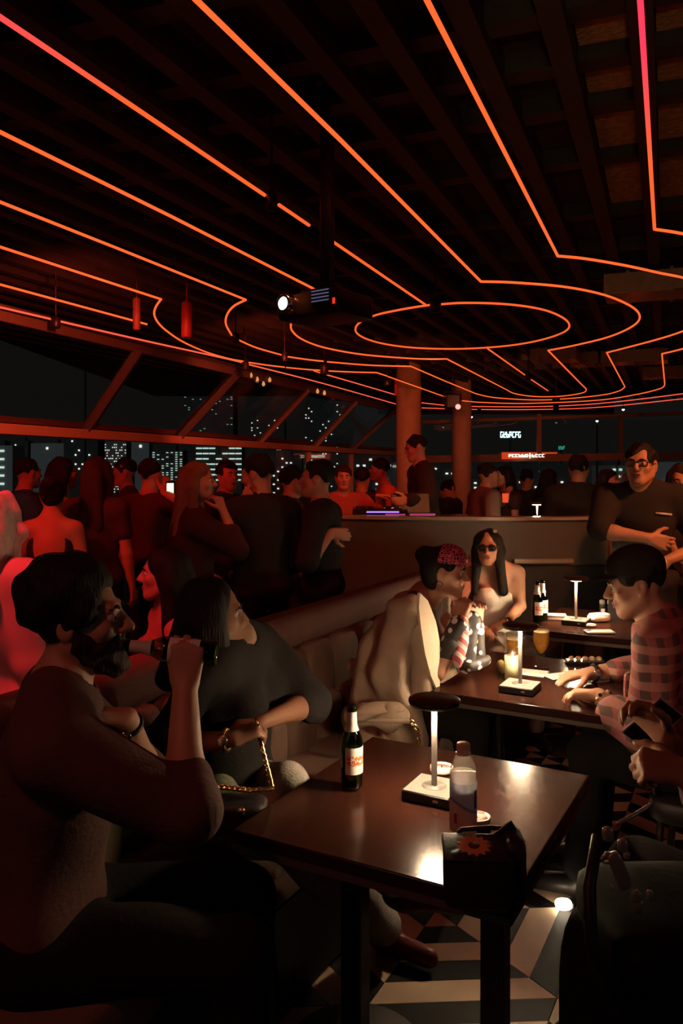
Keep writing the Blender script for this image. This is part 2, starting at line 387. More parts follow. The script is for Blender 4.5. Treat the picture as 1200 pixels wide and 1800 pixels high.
# ---------------------------------------------------------------- the human figure
def nrm(v): v = Vector(v); return v.normalized()
def yv(deg): return Vector((math.sin(R(deg)), math.cos(R(deg)), 0))
def person(label, x, y, yaw, H=1.74, fem=False, sit=None, base=0, lean=0, side=0, twist=0, hyaw=0, hpitch=0, hroll=0,
           armR=None, armL=None, top=None, bottom=None, shoes=SHOE, hair=None, skin=None, vox=.011, face=1, group=None,
           knees=None, ankles=None, headat=None, extra=None, seed=0, legopen=.11, beard=None):
    s = H / 1.75; skin = skin or SKIN; root = thing('person', label, 'person', (x, y, base), 0, group); off = (x, y, base)
    f = yv(yaw); r = Vector((f.y, -f.x, 0)); Z = Vector((0, 0, 1))
    hz = (sit + .10) if sit is not None else base + .93 * s
    P = Vector((x, y, hz))
    u = nrm(Z * math.cos(R(lean)) + f * math.sin(R(lean)) + r * math.sin(R(side)))
    fw = nrm(f - u * f.dot(u)); rt0 = nrm(fw.cross(u))
    rt = nrm(rt0 * math.cos(R(twist)) + fw * math.sin(R(twist))); ft = nrm(u.cross(rt))
    sw = (.165 if fem else .188) * s
    SC = P + u * .455 * s; N = P + u * .515 * s; C = P + u * .33 * s
    hu = nrm(u * .6 + Z * .4)
    hs = (.95 if fem else 1.0) * s
    HC = N + hu * .165 * s + ft * .035 * s
    if headat is not None: HC = Vector(headat)
    hf = yv(yaw + hyaw); hf = nrm(hf * math.cos(R(hpitch)) + Z * math.sin(R(hpitch)))
    hr = nrm(hf.cross(Z)); hup = hr.cross(hf)
    q = Matrix.Rotation(R(hroll), 3, hf); hr = q @ hr; hup = q @ hup
    HB = np.array([hr, hf, hup])
    def hp(a, b, c): return HC + (hr * a + hf * b + hup * c) * hs
    TB = np.array([rt, ft, u]); PB = np.array([rt0, fw, u])
    F = Field()
    # torso
    g = 1.0 if not fem else .9
    F.ell(P, (.165 * s * (1.02 if fem else .96), .115 * s, .13 * s), PB, .05)
    F.ell(P + u * .17 * s, (.135 * s * g, .095 * s, .15 * s), PB, .06)
    F.ell(C, (.158 * s * g, .108 * s, .17 * s), TB, .06)
    if fem:
        for sg in (-1, 1): F.ell(C + rt * sg * .075 * s + ft * .085 * s - u * .0 * s, (.062 * s, .055 * s, .06 * s), TB, .03)
    Sh = [SC - rt * sw, SC + rt * sw]
    F.cone(SC - rt * (sw - .03), SC + rt * (sw - .03), .06 * s * g, k=.05)
    F.cone(N - u * .05, hp(0, -.02, -.06), .062 * s * g, .054 * s * g, .03)
    for sg in (-1, 1): F.cone(N + u * .01 * s, SC + rt * sg * sw * .75, .045 * s, .045 * s, .05)
    # head
    F.ell(hp(0, -.014, .028), np.array((.074, .094, .088)) * hs, HB, .02)
    F.ell(hp(0, .022, -.035), np.array((.058, .066, .074)) * hs, HB, .03)
    F.ell(hp(0, .066, -.094), np.array((.026, .022, .020)) * hs, HB, .03)
    for sg in (-1, 1):
        F.cone(hp(sg * .055, -.005, -.05), hp(sg * .018, .062, -.095), .02 * hs, .018 * hs, .025)
        F.ell(hp(sg * .042, .058, -.022), np.array((.022, .022, .02)) * hs, HB, .02)
    if face:
        F.cone(hp(-.034, .078, .024), hp(.034, .078, .024), .012 * hs, k=.015)
        for sg in (-1, 1): F.ell(hp(sg * .031, .094, .004), np.array((.017, .012, .011)) * hs, HB, .012, True)
        F.cone(hp(0, .086, .014), hp(0, .110, -.024), .009 * hs, .0125 * hs, .008)
        for sg in (-1, 1): F.ell(hp(sg * .012, .096, -.030), np.array((.009, .011, .008)) * hs, HB, .006)
        F.cone(hp(-.02, .084, -.054), hp(.02, .084, -.054), .0085 * hs, k=.006); F.cone(hp(-.016, .083, -.067), hp(.016, .083, -.067), .009 * hs, k=.006)
        F.cone(hp(-.024, .094, -.0605), hp(.024, .094, -.0605), .0028 * hs, k=.004, sub=True)
    for sg in (-1, 1):
        F.ell(hp(sg * .076, -.012, -.004), np.array((.011, .022, .034)) * hs, HB, .008)
        if vox < .009: F.ell(hp(sg * .088, -.008, .002), np.array((.008, .012, .02)) * hs, HB, .004, True)
    # arms
    joints = {}
    for sg, spec in ((-1, armL), (1, armR)):
        spec = dict(spec or {}); A = Sh[0] if sg < 0 else Sh[1]
        l1, l2 = .295 * s * (.94 if fem else 1), .255 * s * (.94 if fem else 1)
        Wt = Vector(spec['w']) if 'w' in spec else A - Z * .52 * s + rt * sg * .06 + ft * .06
        d = Wt - A; L = d.length
        sc_ = L * 1.006 / (l1 + l2)
        if sc_ > 1: l1 *= sc_; l2 *= sc_
        a = (l1 * l1 - l2 * l2 + L * L) / (2 * L); hgt = math.sqrt(max(l1 * l1 - a * a, 0))
        pole = Vector(spec.get('pole', (-Z * .6 + rt * sg * .4 - ft * .5))); dn = d / L
        pole = nrm(pole - dn * pole.dot(dn)); E = A + dn * a + pole * hgt
        ar = .88 if fem else 1.0
        F.cone(A, E, .052 * s * ar, .041 * s * ar, .03); F.cone(E, E.lerp(Wt, .3), .041 * s * ar, .041 * s * ar, .02); F.cone(E.lerp(Wt, .3), Wt, .041 * s * ar, .027 * s * ar, .02)
        joints['A%d' % sg], joints['E%d' % sg], joints['W%d' % sg] = A, E, Wt
        fd = nrm(spec.get('fd', Wt - E)); pn = Vector(spec.get('pn', ft * .3 - rt * sg)); pn = nrm(pn - fd * pn.dot(fd))
        lat = fd.cross(pn) * sg; q = hs * (.95 if fem else 1.0); inf = 1.0 if vox < .009 else 1.3
        curl = spec.get('curl', (25, 25, 20)); sp = spec.get('spread', 1.0)
        for i, (li, ln, rr) in enumerate(((.030, .072, .0095), (.010, .080, .0098), (-.010, .074, .0093), (-.029, .058, .0082))):
            kn = Wt + (fd * (.088 - .004 * abs(i - 1)) + lat * li) * q
            F.cone(Wt + (fd * .012 + lat * li * .55) * q, kn, .0155 * q, .0125 * q, .012)
            ang = 0; p0 = kn; fdi = nrm(fd + lat * (li * 1.6 * sp)); rr *= q * inf
            for j, fr in enumerate((.45, .31, .24)):
                ang += R(curl[j] + i * 3); dr = fdi * math.cos(ang) + pn * math.sin(ang); p1 = p0 + dr * ln * fr * q
                F.cone(p0, p1, rr * (1 - .08 * j), rr * (.92 - .09 * j), .005 * inf); p0 = p1
            joints['T%d_%d' % (sg, i)] = p0
        th = spec.get('thumb', (.6, .75, .25)); p0 = Wt + (fd * .02 + lat * .022) * q; dr = nrm(fd * th[0] + lat * th[1] + pn * th[2])
        for j, (ln, rr) in enumerate(((.046, .0135), (.033, .0108), (.027, .0095))):
            p1 = p0 + dr * ln * q; F.cone(p0, p1, rr * q * inf, rr * q * .9 * inf, .008); p0 = p1; dr = nrm(dr + fd * .35 + pn * spec.get('tc', .25) - lat * .15)
        joints['hand%d' % sg] = (Wt, fd, pn, lat, q)
    # legs
    KN, AN = [], []
    for i, sg in enumerate((-1, 1)):
        hj = P + rt0 * sg * .09 * s - Z * .02
        if sit is not None:
            K = hj + f * .43 * s + r * sg * (legopen - .09) + Z * .0; A_ = Vector((K.x, K.y, base + .085)) + f * .03
        else:
            K = hj - Z * .42 * s + f * .03 + r * sg * .015; A_ = Vector((hj.x, hj.y, base + .08)) + r * sg * .03 - f * .02
        if knees and knees[i] is not None: K = Vector(knees[i])
        if ankles and ankles[i] is not None: A_ = Vector(ankles[i])
        KN.append(K); AN.append(A_)
        tdir = f if sit is None else nrm(f * .8 + r * sg * .15)
        F.cone(hj, K, .083 * s, .056 * s, .05); F.cone(K, K.lerp(A_, .35), .055 * s, .054 * s, .02); F.cone(K.lerp(A_, .35), A_, .053 * s, .034 * s, .02)
        toe = A_ + tdir * .15 * s; toe.z = A_.z - .055
        F.cone(A_ - tdir * .03 - Z * .04, toe, .032 * s, .022 * s, .02)
    me = F.mesh('body', vox, off); link('body', me, skin, root)
    # face details
    if face:
        for sg in (-1, 1):
            b = BM(); bmesh.ops.create_uvsphere(b, u_segments=12, v_segments=8, radius=.0125 * hs); bmesh.ops.translate(b, vec=hp(sg * .031, .074, .004) - Vector(off), verts=b.verts); e = obj('eye', b, EYE, root, True)
            b = BM(); bmesh.ops.create_uvsphere(b, u_segments=10, v_segments=6, radius=.0062 * hs); bmesh.ops.translate(b, vec=hp(sg * .031, .0815, .003) - Vector(off), verts=b.verts); obj('iris', b, IRIS, e, True)
            b = tube(BM(), [hp(sg * .014, .092, .022) - Vector(off), hp(sg * .03, .091, .028) - Vector(off), hp(sg * .047, .078, .022) - Vector(off)], [.004 * hs, .0042 * hs, .002 * hs], 6); obj('eyebrow', b, (hair or {}).get('mat', HBLACK) if (hair or {}).get('mat', HBLACK) != HPINK else HBROWN, root, True)
        b = tube(BM(), [hp(-.023, .086, -.06) - Vector(off), hp(-.01, .0935, -.0555) - Vector(off), hp(.01, .0935, -.0555) - Vector(off), hp(.023, .086, -.06) - Vector(off), hp(.01, .0925, -.068) - Vector(off), hp(-.01, .0925, -.068) - Vector(off)], .0045 * hs, 6, True); obj('lips', b, LIPS, root, True)
    # hair
    if hair:
        st = hair['style']; G = Field(); m = hair.get('mat', HBLACK)
        vol = hair.get('vol', 1.0)
        G.ell(hp(0, -.02, .042), np.array((.083, .098, .085 * vol)) * hs, HB, .02)
        if st in ('long', 'bob', 'bun', 'wave'):
            G.ell(hp(0, -.055, .0), np.array((.08, .062, .09)) * hs, HB, .03)
            if st != 'bun':
                ln = hair.get('len', .26) if st != 'bob' else .14
                for sg in (-1, 1):
                    e1 = hp(sg * .078, -.02, -.03); e2 = e1 - Z * ln + ft * hair.get('fwd', .0) + rt * sg * .02
                    G.cone(hp(sg * .066, -.015, .05), e1, .03 * hs, .032 * hs, .03); G.cone(e1, e2, .034 * hs, .028 * hs, .03)
                e1 = hp(0, -.085, -.03); e2 = e1 - Z * ln - ft * .04
                for sg in (-1, 0, 1): G.cone(e1 + hr * sg * .04 * hs, e2 + rt * sg * .06, .045 * hs, .04 * hs, .03)
        if hair.get('lock'):
            for sg in (-1, 1): G.cone(hp(sg * .074, .02, .06), hp(sg * .078, hair['lock'], -.10), .020 * hs, .028 * hs, .02)
        if st == 'bun': G.ell(hp(0, -.105, .075), np.array((.045, .045, .045)) * hs, HB, .02)
        if st == 'afro': G.ell(hp(0, -.03, .055), np.array((.105, .11, .10)) * hs, HB, .03)
        if st == 'top':
            G.cone(hp(-.035, .05, .105), hp(.035, .045, .108), .034 * hs, k=.02); G.cone(hp(0, -.02, .12), hp(0, .04, .115), .04 * hs, k=.02)
        if st != 'longcover':
            G.ell(hp(0, .085, -.035), np.array((.074, .058, .098)) * hs, HB, .012, True)
        if st == 'long': G.ell(hp(0, .105, .050), np.array((.050, .050, .040)) * hs, HB, .015, True)
        if st == 'afro': G.ell(hp(0, .112, .05), np.array((.075, .048, .052)) * hs, HB, .015, True)
        if st in ('short', 'top', 'afro'):
            G.ell(hp(0, .02, -.085), np.array((.12, .085, .075)) * hs, HB, .015, True)
            G.ell(hp(0, -.04, -.12), np.array((.12, .11, .055)) * hs, HB, .015, True)
        dsp = curls(seed, .006 * hair.get('curl', 1)) if st in ('afro', 'top', 'short') else strands(seed, hair.get('amp', .006), hair.get('freq', 75))
        link('hair', G.mesh('hair', min(vox, .008) if vox < .009 else .010, off, dsp), m, root)
    if beard:
        G = Field(); G.ell(hp(0, .026, -.055), np.array((.066, .070, .066)) * hs, HB, .02); G.ell(hp(0, .070, -.103), np.array((.040, .036, .032)) * hs, HB, .02)
        for sg in (-1, 1): G.cone(hp(sg * .066, .0, -.0), hp(sg * .058, .01, -.05), .014 * hs, .02 * hs, .02)
        G.cone(hp(-.03, .088, -.045), hp(.03, .088, -.045), .006 * hs, k=.01)
        G.ell(hp(0, .11, -.0), np.array((.052, .065, .046)) * hs, HB, .01, True); G.ell(hp(0, .1, -.061), np.array((.021, .02, .007)) * hs, HB, .004, True)
        for sg in (-1, 1): G.ell(hp(sg * .045, .075, -.012), np.array((.03, .045, .034)) * hs, HB, .01, True)
        link('beard', G.mesh('beard', .0055, off, curls(seed + 3, .0022, 130)), beard, root)
    # clothes
    cv = max(vox * 1.15, .009)
    if top:
        G = Field(); t = top.get('t', .012); kind = top.get('kind', 'shirt')
        hem = top.get('hem', -.02)
        G.ell(P + u * .17 * s, ((.135 * g) * s + t, .095 * s + t, .15 * s), PB, .06)
        if kind == 'tube':
            G.ell(C - u * .06 * s, (.15 * s * g + t, .103 * s + t, .11 * s), TB, .04)
            for sg in (-1, 1): G.ell(C + rt * sg * .075 * s + ft * .085 * s - u * .01 * s, (.064 * s + t, .056 * s + t, .055 * s + t), TB, .03)
            G.ell(C + u * .16 * s, (.3, .3, .075 * s), TB, .008, True)
        else:
            G.ell(C, (.158 * s * g + t, .108 * s + t, .17 * s + t * .5), TB, .06)
            if fem:
                for sg in (-1, 1): G.ell(C + rt * sg * .075 * s + ft * .085 * s, (.062 * s + t, .055 * s + t, .06 * s + t), TB, .03)
            if kind != 'backless':
                G.cone(SC - rt * (sw - .02), SC + rt * (sw - .02), .06 * s * g + t, k=.05)
                for sg in (-1, 1): G.cone(N - u * .01 * s + rt * sg * .03, SC + rt * sg * sw * .75, .043 * s + t, .045 * s + t, .05)
            else: G.ell(C + u * .06 * s - ft * .14, (.14, .09, .24 * s), TB, .01, True)
        G.ell(P + u * .02 * s, (.168 * s + t, .118 * s + t, .10 * s - hem), PB, .05)
        for sg in (-1, 1):
            A, E, W = joints['A%d' % sg], joints['E%d' % sg], joints['W%d' % sg]; sl = top.get('sleeve', 2); sl = sl[(sg + 1) // 2] if isinstance(sl, tuple) else sl
            st_ = top.get('st', t)
            if sl > 0:
                e1 = A.lerp(E, min(sl, 1)); G.cone(A, e1, .054 * s * (.88 if fem else 1) + st_, .043 * s + st_ * 1.1, .03)
                if sl > 1: G.cone(E, E.lerp(W, sl - 1), .043 * s + st_ * 1.1, .033 * s + st_, .02)
        if top.get('collar'):
            for sg in (-1, 1): G.cone(N + u * .015 * s + rt * sg * .055 * s - ft * .03, N - u * .005 + rt * sg * .03 * s + ft * .05 * s, .022 * s, .018 * s, .015)
        if kind != 'tube': G.cone(N + ft * .02 * s, hp(0, -.0, -.1), .05 * s * g, .048 * s * g, .012, True)
        me = G.mesh('shirt', cv, off, folds(seed + 11, top.get('fold', .006), top.get('ff', 24)))
        link(top.get('name', 'shirt'), me, top['mat'], root)
    if bottom:
        G = Field(); t = bottom.get('t', .01)
        G.ell(P, (.167 * s + t, .117 * s + t, .12 * s), PB, .05)
        for i, sg in enumerate((-1, 1)):
            hj = P + rt0 * sg * .09 * s - Z * .02; K, A_ = KN[i], AN[i]
            G.cone(hj, K, .085 * s + t, .058 * s + t, .05); G.cone(K, K.lerp(A_, .92), .058 * s + t, .046 * s + t, .02)
        link('trousers', G.mesh('trousers', max(cv, .011 if vox < .009 else .015), off, folds(seed + 5, bottom.get('fold', .005), 26)), bottom['mat'], root)
    if shoes:
        for i, sg in enumerate((-1, 1)):
            A_ = AN[i]; tdir = f if sit is None else nrm(f * .8 + r * sg * .15); G = Field()
            toe = A_ + tdir * .16 * s; toe.z = A_.z - .05
            G.cone(A_ - tdir * .035 - Z * .04, toe, .042 * s, .033 * s, .02); G.cone(A_ - Z * .02, A_ - Z * .05, .046 * s, .045 * s, .02)
            G.ell(A_ + tdir * .06 - Z * (.085 + .06), (.25, .25, .06), None, .004, True)
            link('shoe', G.mesh('shoe', .010, off), shoes, root)
    ctx = dict(root=root, off=Vector(off), hp=hp, hs=hs, HB=HB, HC=HC, j=joints, P=P, u=u, rt=rt, ft=ft, C=C, N=N, SC=SC, Sh=Sh, s=s, f=f, r=r, KN=KN, AN=AN, TB=TB, hr=hr, hf=hf, hup=hup)
    if extra: extra(ctx)
    return ctx
def part(ctx, name, bm, m, smooth=True):
    bmesh.ops.translate(bm, vec=-ctx['off'], verts=bm.verts); return obj(name, bm, m, ctx['root'], smooth)

# ================================================================ THE SETTING
FLOORM = mat('dark_floor', (.02, .018, .017), .35, bump=.1)
TW = mat('cream_floor_tile', (.76, .56, .37), .5, var=.12, scale=8); TB_ = mat('black_floor_tile', (.012, .011, .010), .5, var=.3, spec=.2)
CEILM = mat('dark_ceiling', (.032, .027, .025), .9, bump=.4, bscale=30)
JOISTM = mat('black_painted_timber', (.028, .024, .022), .7, bump=.3)
COLM = mat('painted_column', (.40, .27, .19), .7, var=.2, scale=5); BEAMM = mat('painted_beam', (.42, .26, .18), .6, var=.12, scale=4)
WALLM = mat('dark_wall', (.03, .026, .024), .85, bump=.3)
MULM = mat('grey_window_frame', (.30, .24, .19), .6)
X0, X1, Y0, Y1, ZC = -5.5, 10.5, -1.2, 24.0, 3.62
fl = obj('floor', box(BM(), ((X0 + X1) / 2, (Y0 + Y1) / 2, -.035), (X1 - X0, Y1 - Y0, .06)), FLOORM); tag(fl, 'dark club floor inlaid with black and cream hexagonal fan tiles', kind='structure')
# hexagonal fan pattern: six triangles of five bands, colours swap from triangle to triangle
th0 = 27.0; Sx = .577; ap = Sx * math.sqrt(3) / 2
C0 = Vector((.344, 2.967, 0)); a1 = yv(th0 + 30) * Sx * math.sqrt(3); a2 = yv(th0 + 90) * Sx * math.sqrt(3)
tiles = []
for i in range(-5, 6):
    for j in range(-5, 6):
        c = C0 + a1 * i + a2 * j
        if not (-1.6 < c.x < 2.6 and 1.0 < c.y < 5.6): continue
        for m_ in range(6):
            e0, e1 = yv(th0 + 60 * m_), yv(th0 + 60 * m_ + 60)
            for k in range(5):
                q = [c + e0 * (Sx * k / 5), c + e0 * (Sx * (k + 1) / 5), c + e1 * (Sx * (k + 1) / 5), c + e1 * (Sx * k / 5)]
                if k == 0: q = q[:3]
                ctr = sum(q, Vector()) / len(q); tiles.append(((ctr - Vector((.45, 2.75, 0))).length, ctr, q, (k + m_ + 1) % 2))
tiles.sort(key=lambda t: t[0])
def tilebm(bm, ctr, q, org):
    qq = [ctr + (p - ctr) * (1 - .0016 / max((p - ctr).length, .01)) - org for p in q]
    return prism(bm, qq[::-1], -.004, 0)
for d, ctr, q, wb in tiles[:290]:
    o = obj('tile', tilebm(BM(), ctr, q, ctr), TB_ if wb == 0 else TW, fl); o.location = ctr
for wb in (0, 1):
    bm = BM()
    for d, ctr, q, w_ in tiles[290:]:
        if w_ == wb: tilebm(bm, ctr, q, Vector((0, 0, 0)))
    o = obj('far_tiles', bm, TB_ if wb == 0 else TW, fl); o['kind'] = 'stuff'
ce = obj('ceiling', box(BM(), ((X0 + X1) / 2, (Y0 + Y1) / 2, ZC + .05), (X1 - X0, Y1 - Y0, .1)), CEILM); tag(ce, 'dark club ceiling with joists and sprayed panels above red neon lines', kind='structure')
LA = 21.7; LD = yv(LA); LP = Vector((LD.y, -LD.x, 0))
def lq(p, q, z): return LP * p + LD * q + Vector((0, 0, z))
def clipq(p):
    qs = [q / 10 for q in range(-40, 280) if X0 + .1 < lq(p, q / 10, 0).x < X1 - .1 and Y0 + .1 < lq(p, q / 10, 0).y < Y1 - .1]
    return min(qs), max(qs)
Mz = Matrix.Rotation(-R(LA), 4, 'Z')
for k in range(-26, 22):
    p = -.095 + .34 * k
    try: qa, qb = clipq(p)
    except ValueError: continue
    o = obj('joist', box(BM(), (0, 0, 0), (.10, qb - qa, .16), M=Mz), JOISTM, ce); o.location = lq(p, (qa + qb) / 2, ZC - .08)
CQ = [1.3, 2.1, 2.9, 3.55, 4.03, 4.55, 5.35, 6.5, 7.6, 8.8, 10.2, 11.8, 13.4, 15, 16.6]
for q in CQ:
    o = obj('cross_beam', box(BM(), (0, 0, 0), (9.5, .13, .10), M=Mz), JOISTM, ce); o.location = lq(-1.2, q, ZC - .05)
SPRAY = mat('brown_sprayed_insulation', (.42, .27, .13), .95, var=.8, scale=24, bump=1, bscale=45)
for p0 in (-.265, .075, .415, .755):
    for qa, qb in zip(CQ[1:7], CQ[2:8]):
        o = obj('insulation_panel', box(BM(), (0, 0, 0), (.23, qb - qa - .14, .03), M=Mz, bev=.008), SPRAY, ce); o.location = lq(p0, (qa + qb) / 2, ZC - .02)
for nm, c, s_, lab in (('wall_back', ((X0 + X1) / 2, Y0 - .05, 1.8), (X1 - X0, .1, 3.7), 'dark wall behind the viewer'),
                       ('wall_right', (X1 + .05, (Y0 + Y1) / 2, 1.8), (.1, Y1 - Y0, 3.7), 'dark wall on the right side of the club')):
    tag(obj(nm, box(BM(), c, s_), WALLM), lab, kind='structure')
# slanted glazing on the left: ceiling edge line, long red-lit beam, panes between mullions
E0, E1 = pix(0, 552, 7.4), pix(700, 722, 20.6)       # ceiling edge
B0, B1 = pix(0, 754, 8.2), pix(700, 798, 21.5)       # beam
def ext(a, b, t): return a + (b - a) * t
bd = (B1 - B0)
def beam(name, a, b, w_, h, m, lab, kind='structure', parent=None):
    d = b - a; L = d.length; M = d.to_track_quat('Y', 'Z').to_matrix().to_4x4()
    o = obj(name, box(BM(), (0, 0, 0), (w_, L, h), M=M, bev=.01), m, parent); o.location = (a + b) / 2
    if lab: tag(o, lab, kind=kind)
    return o
beam('trim_1', ext(B0, B1, -.45), ext(B0, B1, 1.0), .16, .11, BEAMM, 'long red-lit beam under the slanted glass on the left')
b2 = beam('trim_2', ext(B0, B1, -.45) + Vector((-.16, 0, .10)), ext(B0, B1, 1.0) + Vector((-.16, 0, .12)), .22, .07, mat('dark_red_ledge', (.14, .07, .05), .6), 'dark ledge along the top of the red-lit beam')
beam('trim_3', ext(E0, E1, -.45) + Vector((-.05, 0, .02)), ext(E0, E1, 1.02) + Vector((-.05, 0, .02)), .10, .16, mat('ceiling_edge_frame', (.10, .07, .055), .7), 'ceiling edge frame above the slanted glass')
wn = thing('window_1', 'slanted glazing with dark panes and mullions on the left', None, (0, 0, 0)); wn['kind'] = 'structure'
def yat(a, b, px):   # parameter on line a-b that appears at column px
    lo_, hi_ = -.44, 1.0
    for _ in range(50):
        m_ = (lo_ + hi_) / 2; p = ext(a, b, m_)
        if CX + FPX * p.x / p.y < px: lo_ = m_
        else: hi_ = m_
    return ext(a, b, lo_)
muls = [(-260, -420), (245, 150), (415, 312), (540, 455), (625, 552), (692, 618)]
wid = [.12, .16, .15, .10, .10, .10]
tops, bots = [], []
for (xt, xb), w_ in zip(muls, wid):
    a, b = yat(E0, E1, xt), yat(B0, B1, xb); tops.append(a); bots.append(b)
    o = beam('mullion', a + Vector((0, 0, -.03)), b + Vector((0, 0, .04)), w_, w_ * .7, MULM if w_ < .11 else mat('dark_window_frame', (.04, .034, .03), .7), None, parent=wn)
ends = [(ext(E0, E1, -.45), ext(B0, B1, -.45))] + list(zip(tops, bots))
for (a, b), (c, d) in zip(ends, ends[1:]):
    bm = BM(); n_ = (c - a).cross(b - a).normalized() * .01
    vs = [bm.verts.new(v) for v in (a, c, d, b)] + [bm.verts.new(v + n_) for v in (a, c, d, b)]
    for fidx in ((0, 1, 2, 3), (7, 6, 5, 4), (0, 4, 5, 1), (1, 5, 6, 2), (2, 6, 7, 3), (3, 7, 4, 0)): bm.faces.new([vs[i] for i in fidx])
    obj('pane', bm, WINGLASS, wn)
# upright strip window below the beam, and the low wall that carries it
ws = thing('window_2', 'upright strip of glass under the red-lit beam facing the city', None, (0, 0, 0)); ws['kind'] = 'structure'
for k, (xa, xb) in enumerate(((-420, 150), (150, 380), (380, 455), (455, 542), (542, 617), (617, 699))):
    a, b = yat(B0, B1, xa), yat(B0, B1, xb); d = b - a
    bm = BM(); vs = []
    for v in ((a.x, a.y, 1.0), (b.x, b.y, 1.0), (b.x, b.y, b.z - .06), (a.x, a.y, a.z - .06)): vs.append(bm.verts.new(v))
    for v in list(vs): vs.append(bm.verts.new(v.co + Vector((-.012, .004, 0))))
    for fidx in ((0, 1, 2, 3), (7, 6, 5, 4), (0, 4, 5, 1), (1, 5, 6, 2), (2, 6, 7, 3), (3, 7, 4, 0)): bm.faces.new([vs[i] for i in fidx])
    obj('pane', bm, WINGLASS, ws)
    if k in (3, 4): obj('upright', box(BM(), (b.x, b.y, (1 + b.z) / 2), (.10, .10, b.z - 1)), MULM, ws)
lw0, lw1 = ext(B0, B1, -.45), ext(B0, B1, 1.0)
beam('wall_left', Vector((lw0.x, lw0.y, .5)), Vector((lw1.x, lw1.y, .5)), .14, 1.0, WALLM, 'low dark wall under the strip window on the left')
# far side: window frame with rails and posts
fw_ = thing('window_3', 'tall dark far windows with rails and posts beyond the bar', None, (0, 0, 0)); fw_['kind'] = 'structure'
FY = 22.2
RAILM = mat('far_window_rail', (.36, .24, .16), .6)
pa, pb = pix(742, 742, FY), pix(1330, 722, FY - .6)
o = beam('top_rail', pa, pb, .14, .09, RAILM, None, parent=fw_)
pa, pb = pix(742, 807, FY), pix(1330, 800, FY - .6)
o = beam('lower_rail', pa, pb, .16, .20, RAILM, None, parent=fw_)
for px_ in (947, 1090, 1240):
    a = pix(px_, 728, FY - .25); b = pix(px_, 806, FY - .25)
    obj('post', box(BM(), ((a.x, a.y, (a.z + b.z) / 2)), (.11, .10, a.z - b.z)), COLM if px_ == 947 else MULM, fw_)
for xa, xb in ((742, 947), (947, 1090), (1090, 1240), (1240, 1330)):
    for ya, yb in ((738, 803), (812, 880)):
        a, b = pix(xa, ya, FY), pix(xb, yb, FY)
        obj('pane', box(BM(), ((a.x + b.x) / 2, FY, (a.z + b.z) / 2), (b.x - a.x - .02, .012, a.z - b.z)), WINGLASS, fw_)
tag(obj('wall_far', box(BM(), (4.2, FY, .35), (6.4, .14, .7)), WALLM), 'low dark wall under the far windows', kind='structure')
tag(obj('trim_4', box(BM(), (4.2, FY, 3.35), (6.4, .2, .74)), JOISTM), 'dark bulkhead above the far windows', kind='structure')
# columns
def column(px_, Y, w_, lab, name):
    c = pix(px_, 815, Y); rt_ = thing(name, lab, None, (c.x, c.y, 0)); rt_['kind'] = 'structure'
    obj('shaft', lathe(BM(), [(w_ / 2, 0), (w_ / 2, 3.55)], 32), COLM, rt_, True)
    obj('collar', lathe(BM(), [(w_ / 2 + .02, 3.0), (w_ / 2 + .02, 3.1)], 32), COLM, rt_, True)
column(718, 15.5, .47, 'round red-lit column in front of the slanted glass', 'pillar_near')
column(811, 18.5, .44, 'round brown column beside the far windows', 'pillar_far')

# ---------------------------------------------------------------- the city outside
CITYM = [mat('city_wall_dark', (.05, .05, .052), .9), mat('city_wall_grey', (.30, .31, .33), .9), mat('city_wall_mid', (.13, .13, .13), .9)]
WIN = [emit('lit_window_cool', (.75, 1, .88), .9), emit('lit_window_white', (1, .96, .88), 1.2), emit('lit_window_green', (.45, .85, .68), .45), emit('lit_window_warm', (1, .72, .42), 1.0)]
sunl = bpy.data.lights.new('street_glow', 'SUN'); sunl.energy = .28; sunl.color = (.9, .97, 1); so = bpy.data.objects.new('street_glow', sunl); COL.objects.link(so)
so.rotation_euler = (R(72), 0, R(-28))     # low glow of the streets on the towers' faces
tag(obj('ground', box(BM(), (0, 90, -14.5), (160, 120, 1)), CITYM[0]), 'dark ground of the city far below', kind='structure')
def tower(x0, x1, y0, Y, rows, cols, wm, fill, wall, lab, seed, y1=880, band=False, ww=.62):
    rnd = random.Random(seed); a, b = pix(x0, y0, Y), pix(x1, y1, Y); W, Hh = b.x - a.x, a.z - b.z
    rt_ = thing('building', lab, 'building', ((a.x + b.x) / 2, Y, b.z), 0, 'night city towers'); GD = b.z + 14
    obj('wall', box(BM(), (0, W * .35, (Hh - GD) / 2), (W, W * .7, Hh + GD)), CITYM[wall], rt_)
    obj('roof', box(BM(), (0, W * .35, Hh + .2), (W * .5, W * .3, .5)), CITYM[0], rt_)
    rows = int(rows * 1.45); cols = int(cols * 1.5); cw, ch = W / cols, (Hh * .94) / rows; key = (round(cw, 3), round(ch, 3), wm)
    me = bpy.data.meshes.new('window'); bm = box(BM(), (0, 0, 0), (cw * ww * .72 if not band else cw * .9, .08, ch * (.34 if not band else .26))); bm.to_mesh(me); bm.free(); me.materials.append(WIN[wm])
    for r_ in range(rows):
        for c_ in range(cols):
            if rnd.random() < fill * (.35 + .9 * rnd.random()):
                o = bpy.data.objects.new('window', me); COL.objects.link(o); o.parent = rt_
                o.location = (-W / 2 + cw * (c_ + .5), -.03, Hh * .97 - ch * (r_ + .5))
    return rt_
tower(-60, 22, 783, 70, 4, 4, 0, .75, 1, 'wide pale tower with bright office floors at the far left of the strip window', 1, 860, True)
tower(20, 50, 775, 95, 8, 4, 1, .28, 0, 'narrow dark tower with few lights beside the pale left tower', 2)
tower(54, 112, 779, 90, 6, 5, 1, .05, 1, 'plain grey slab tower with hardly a lit window', 3)
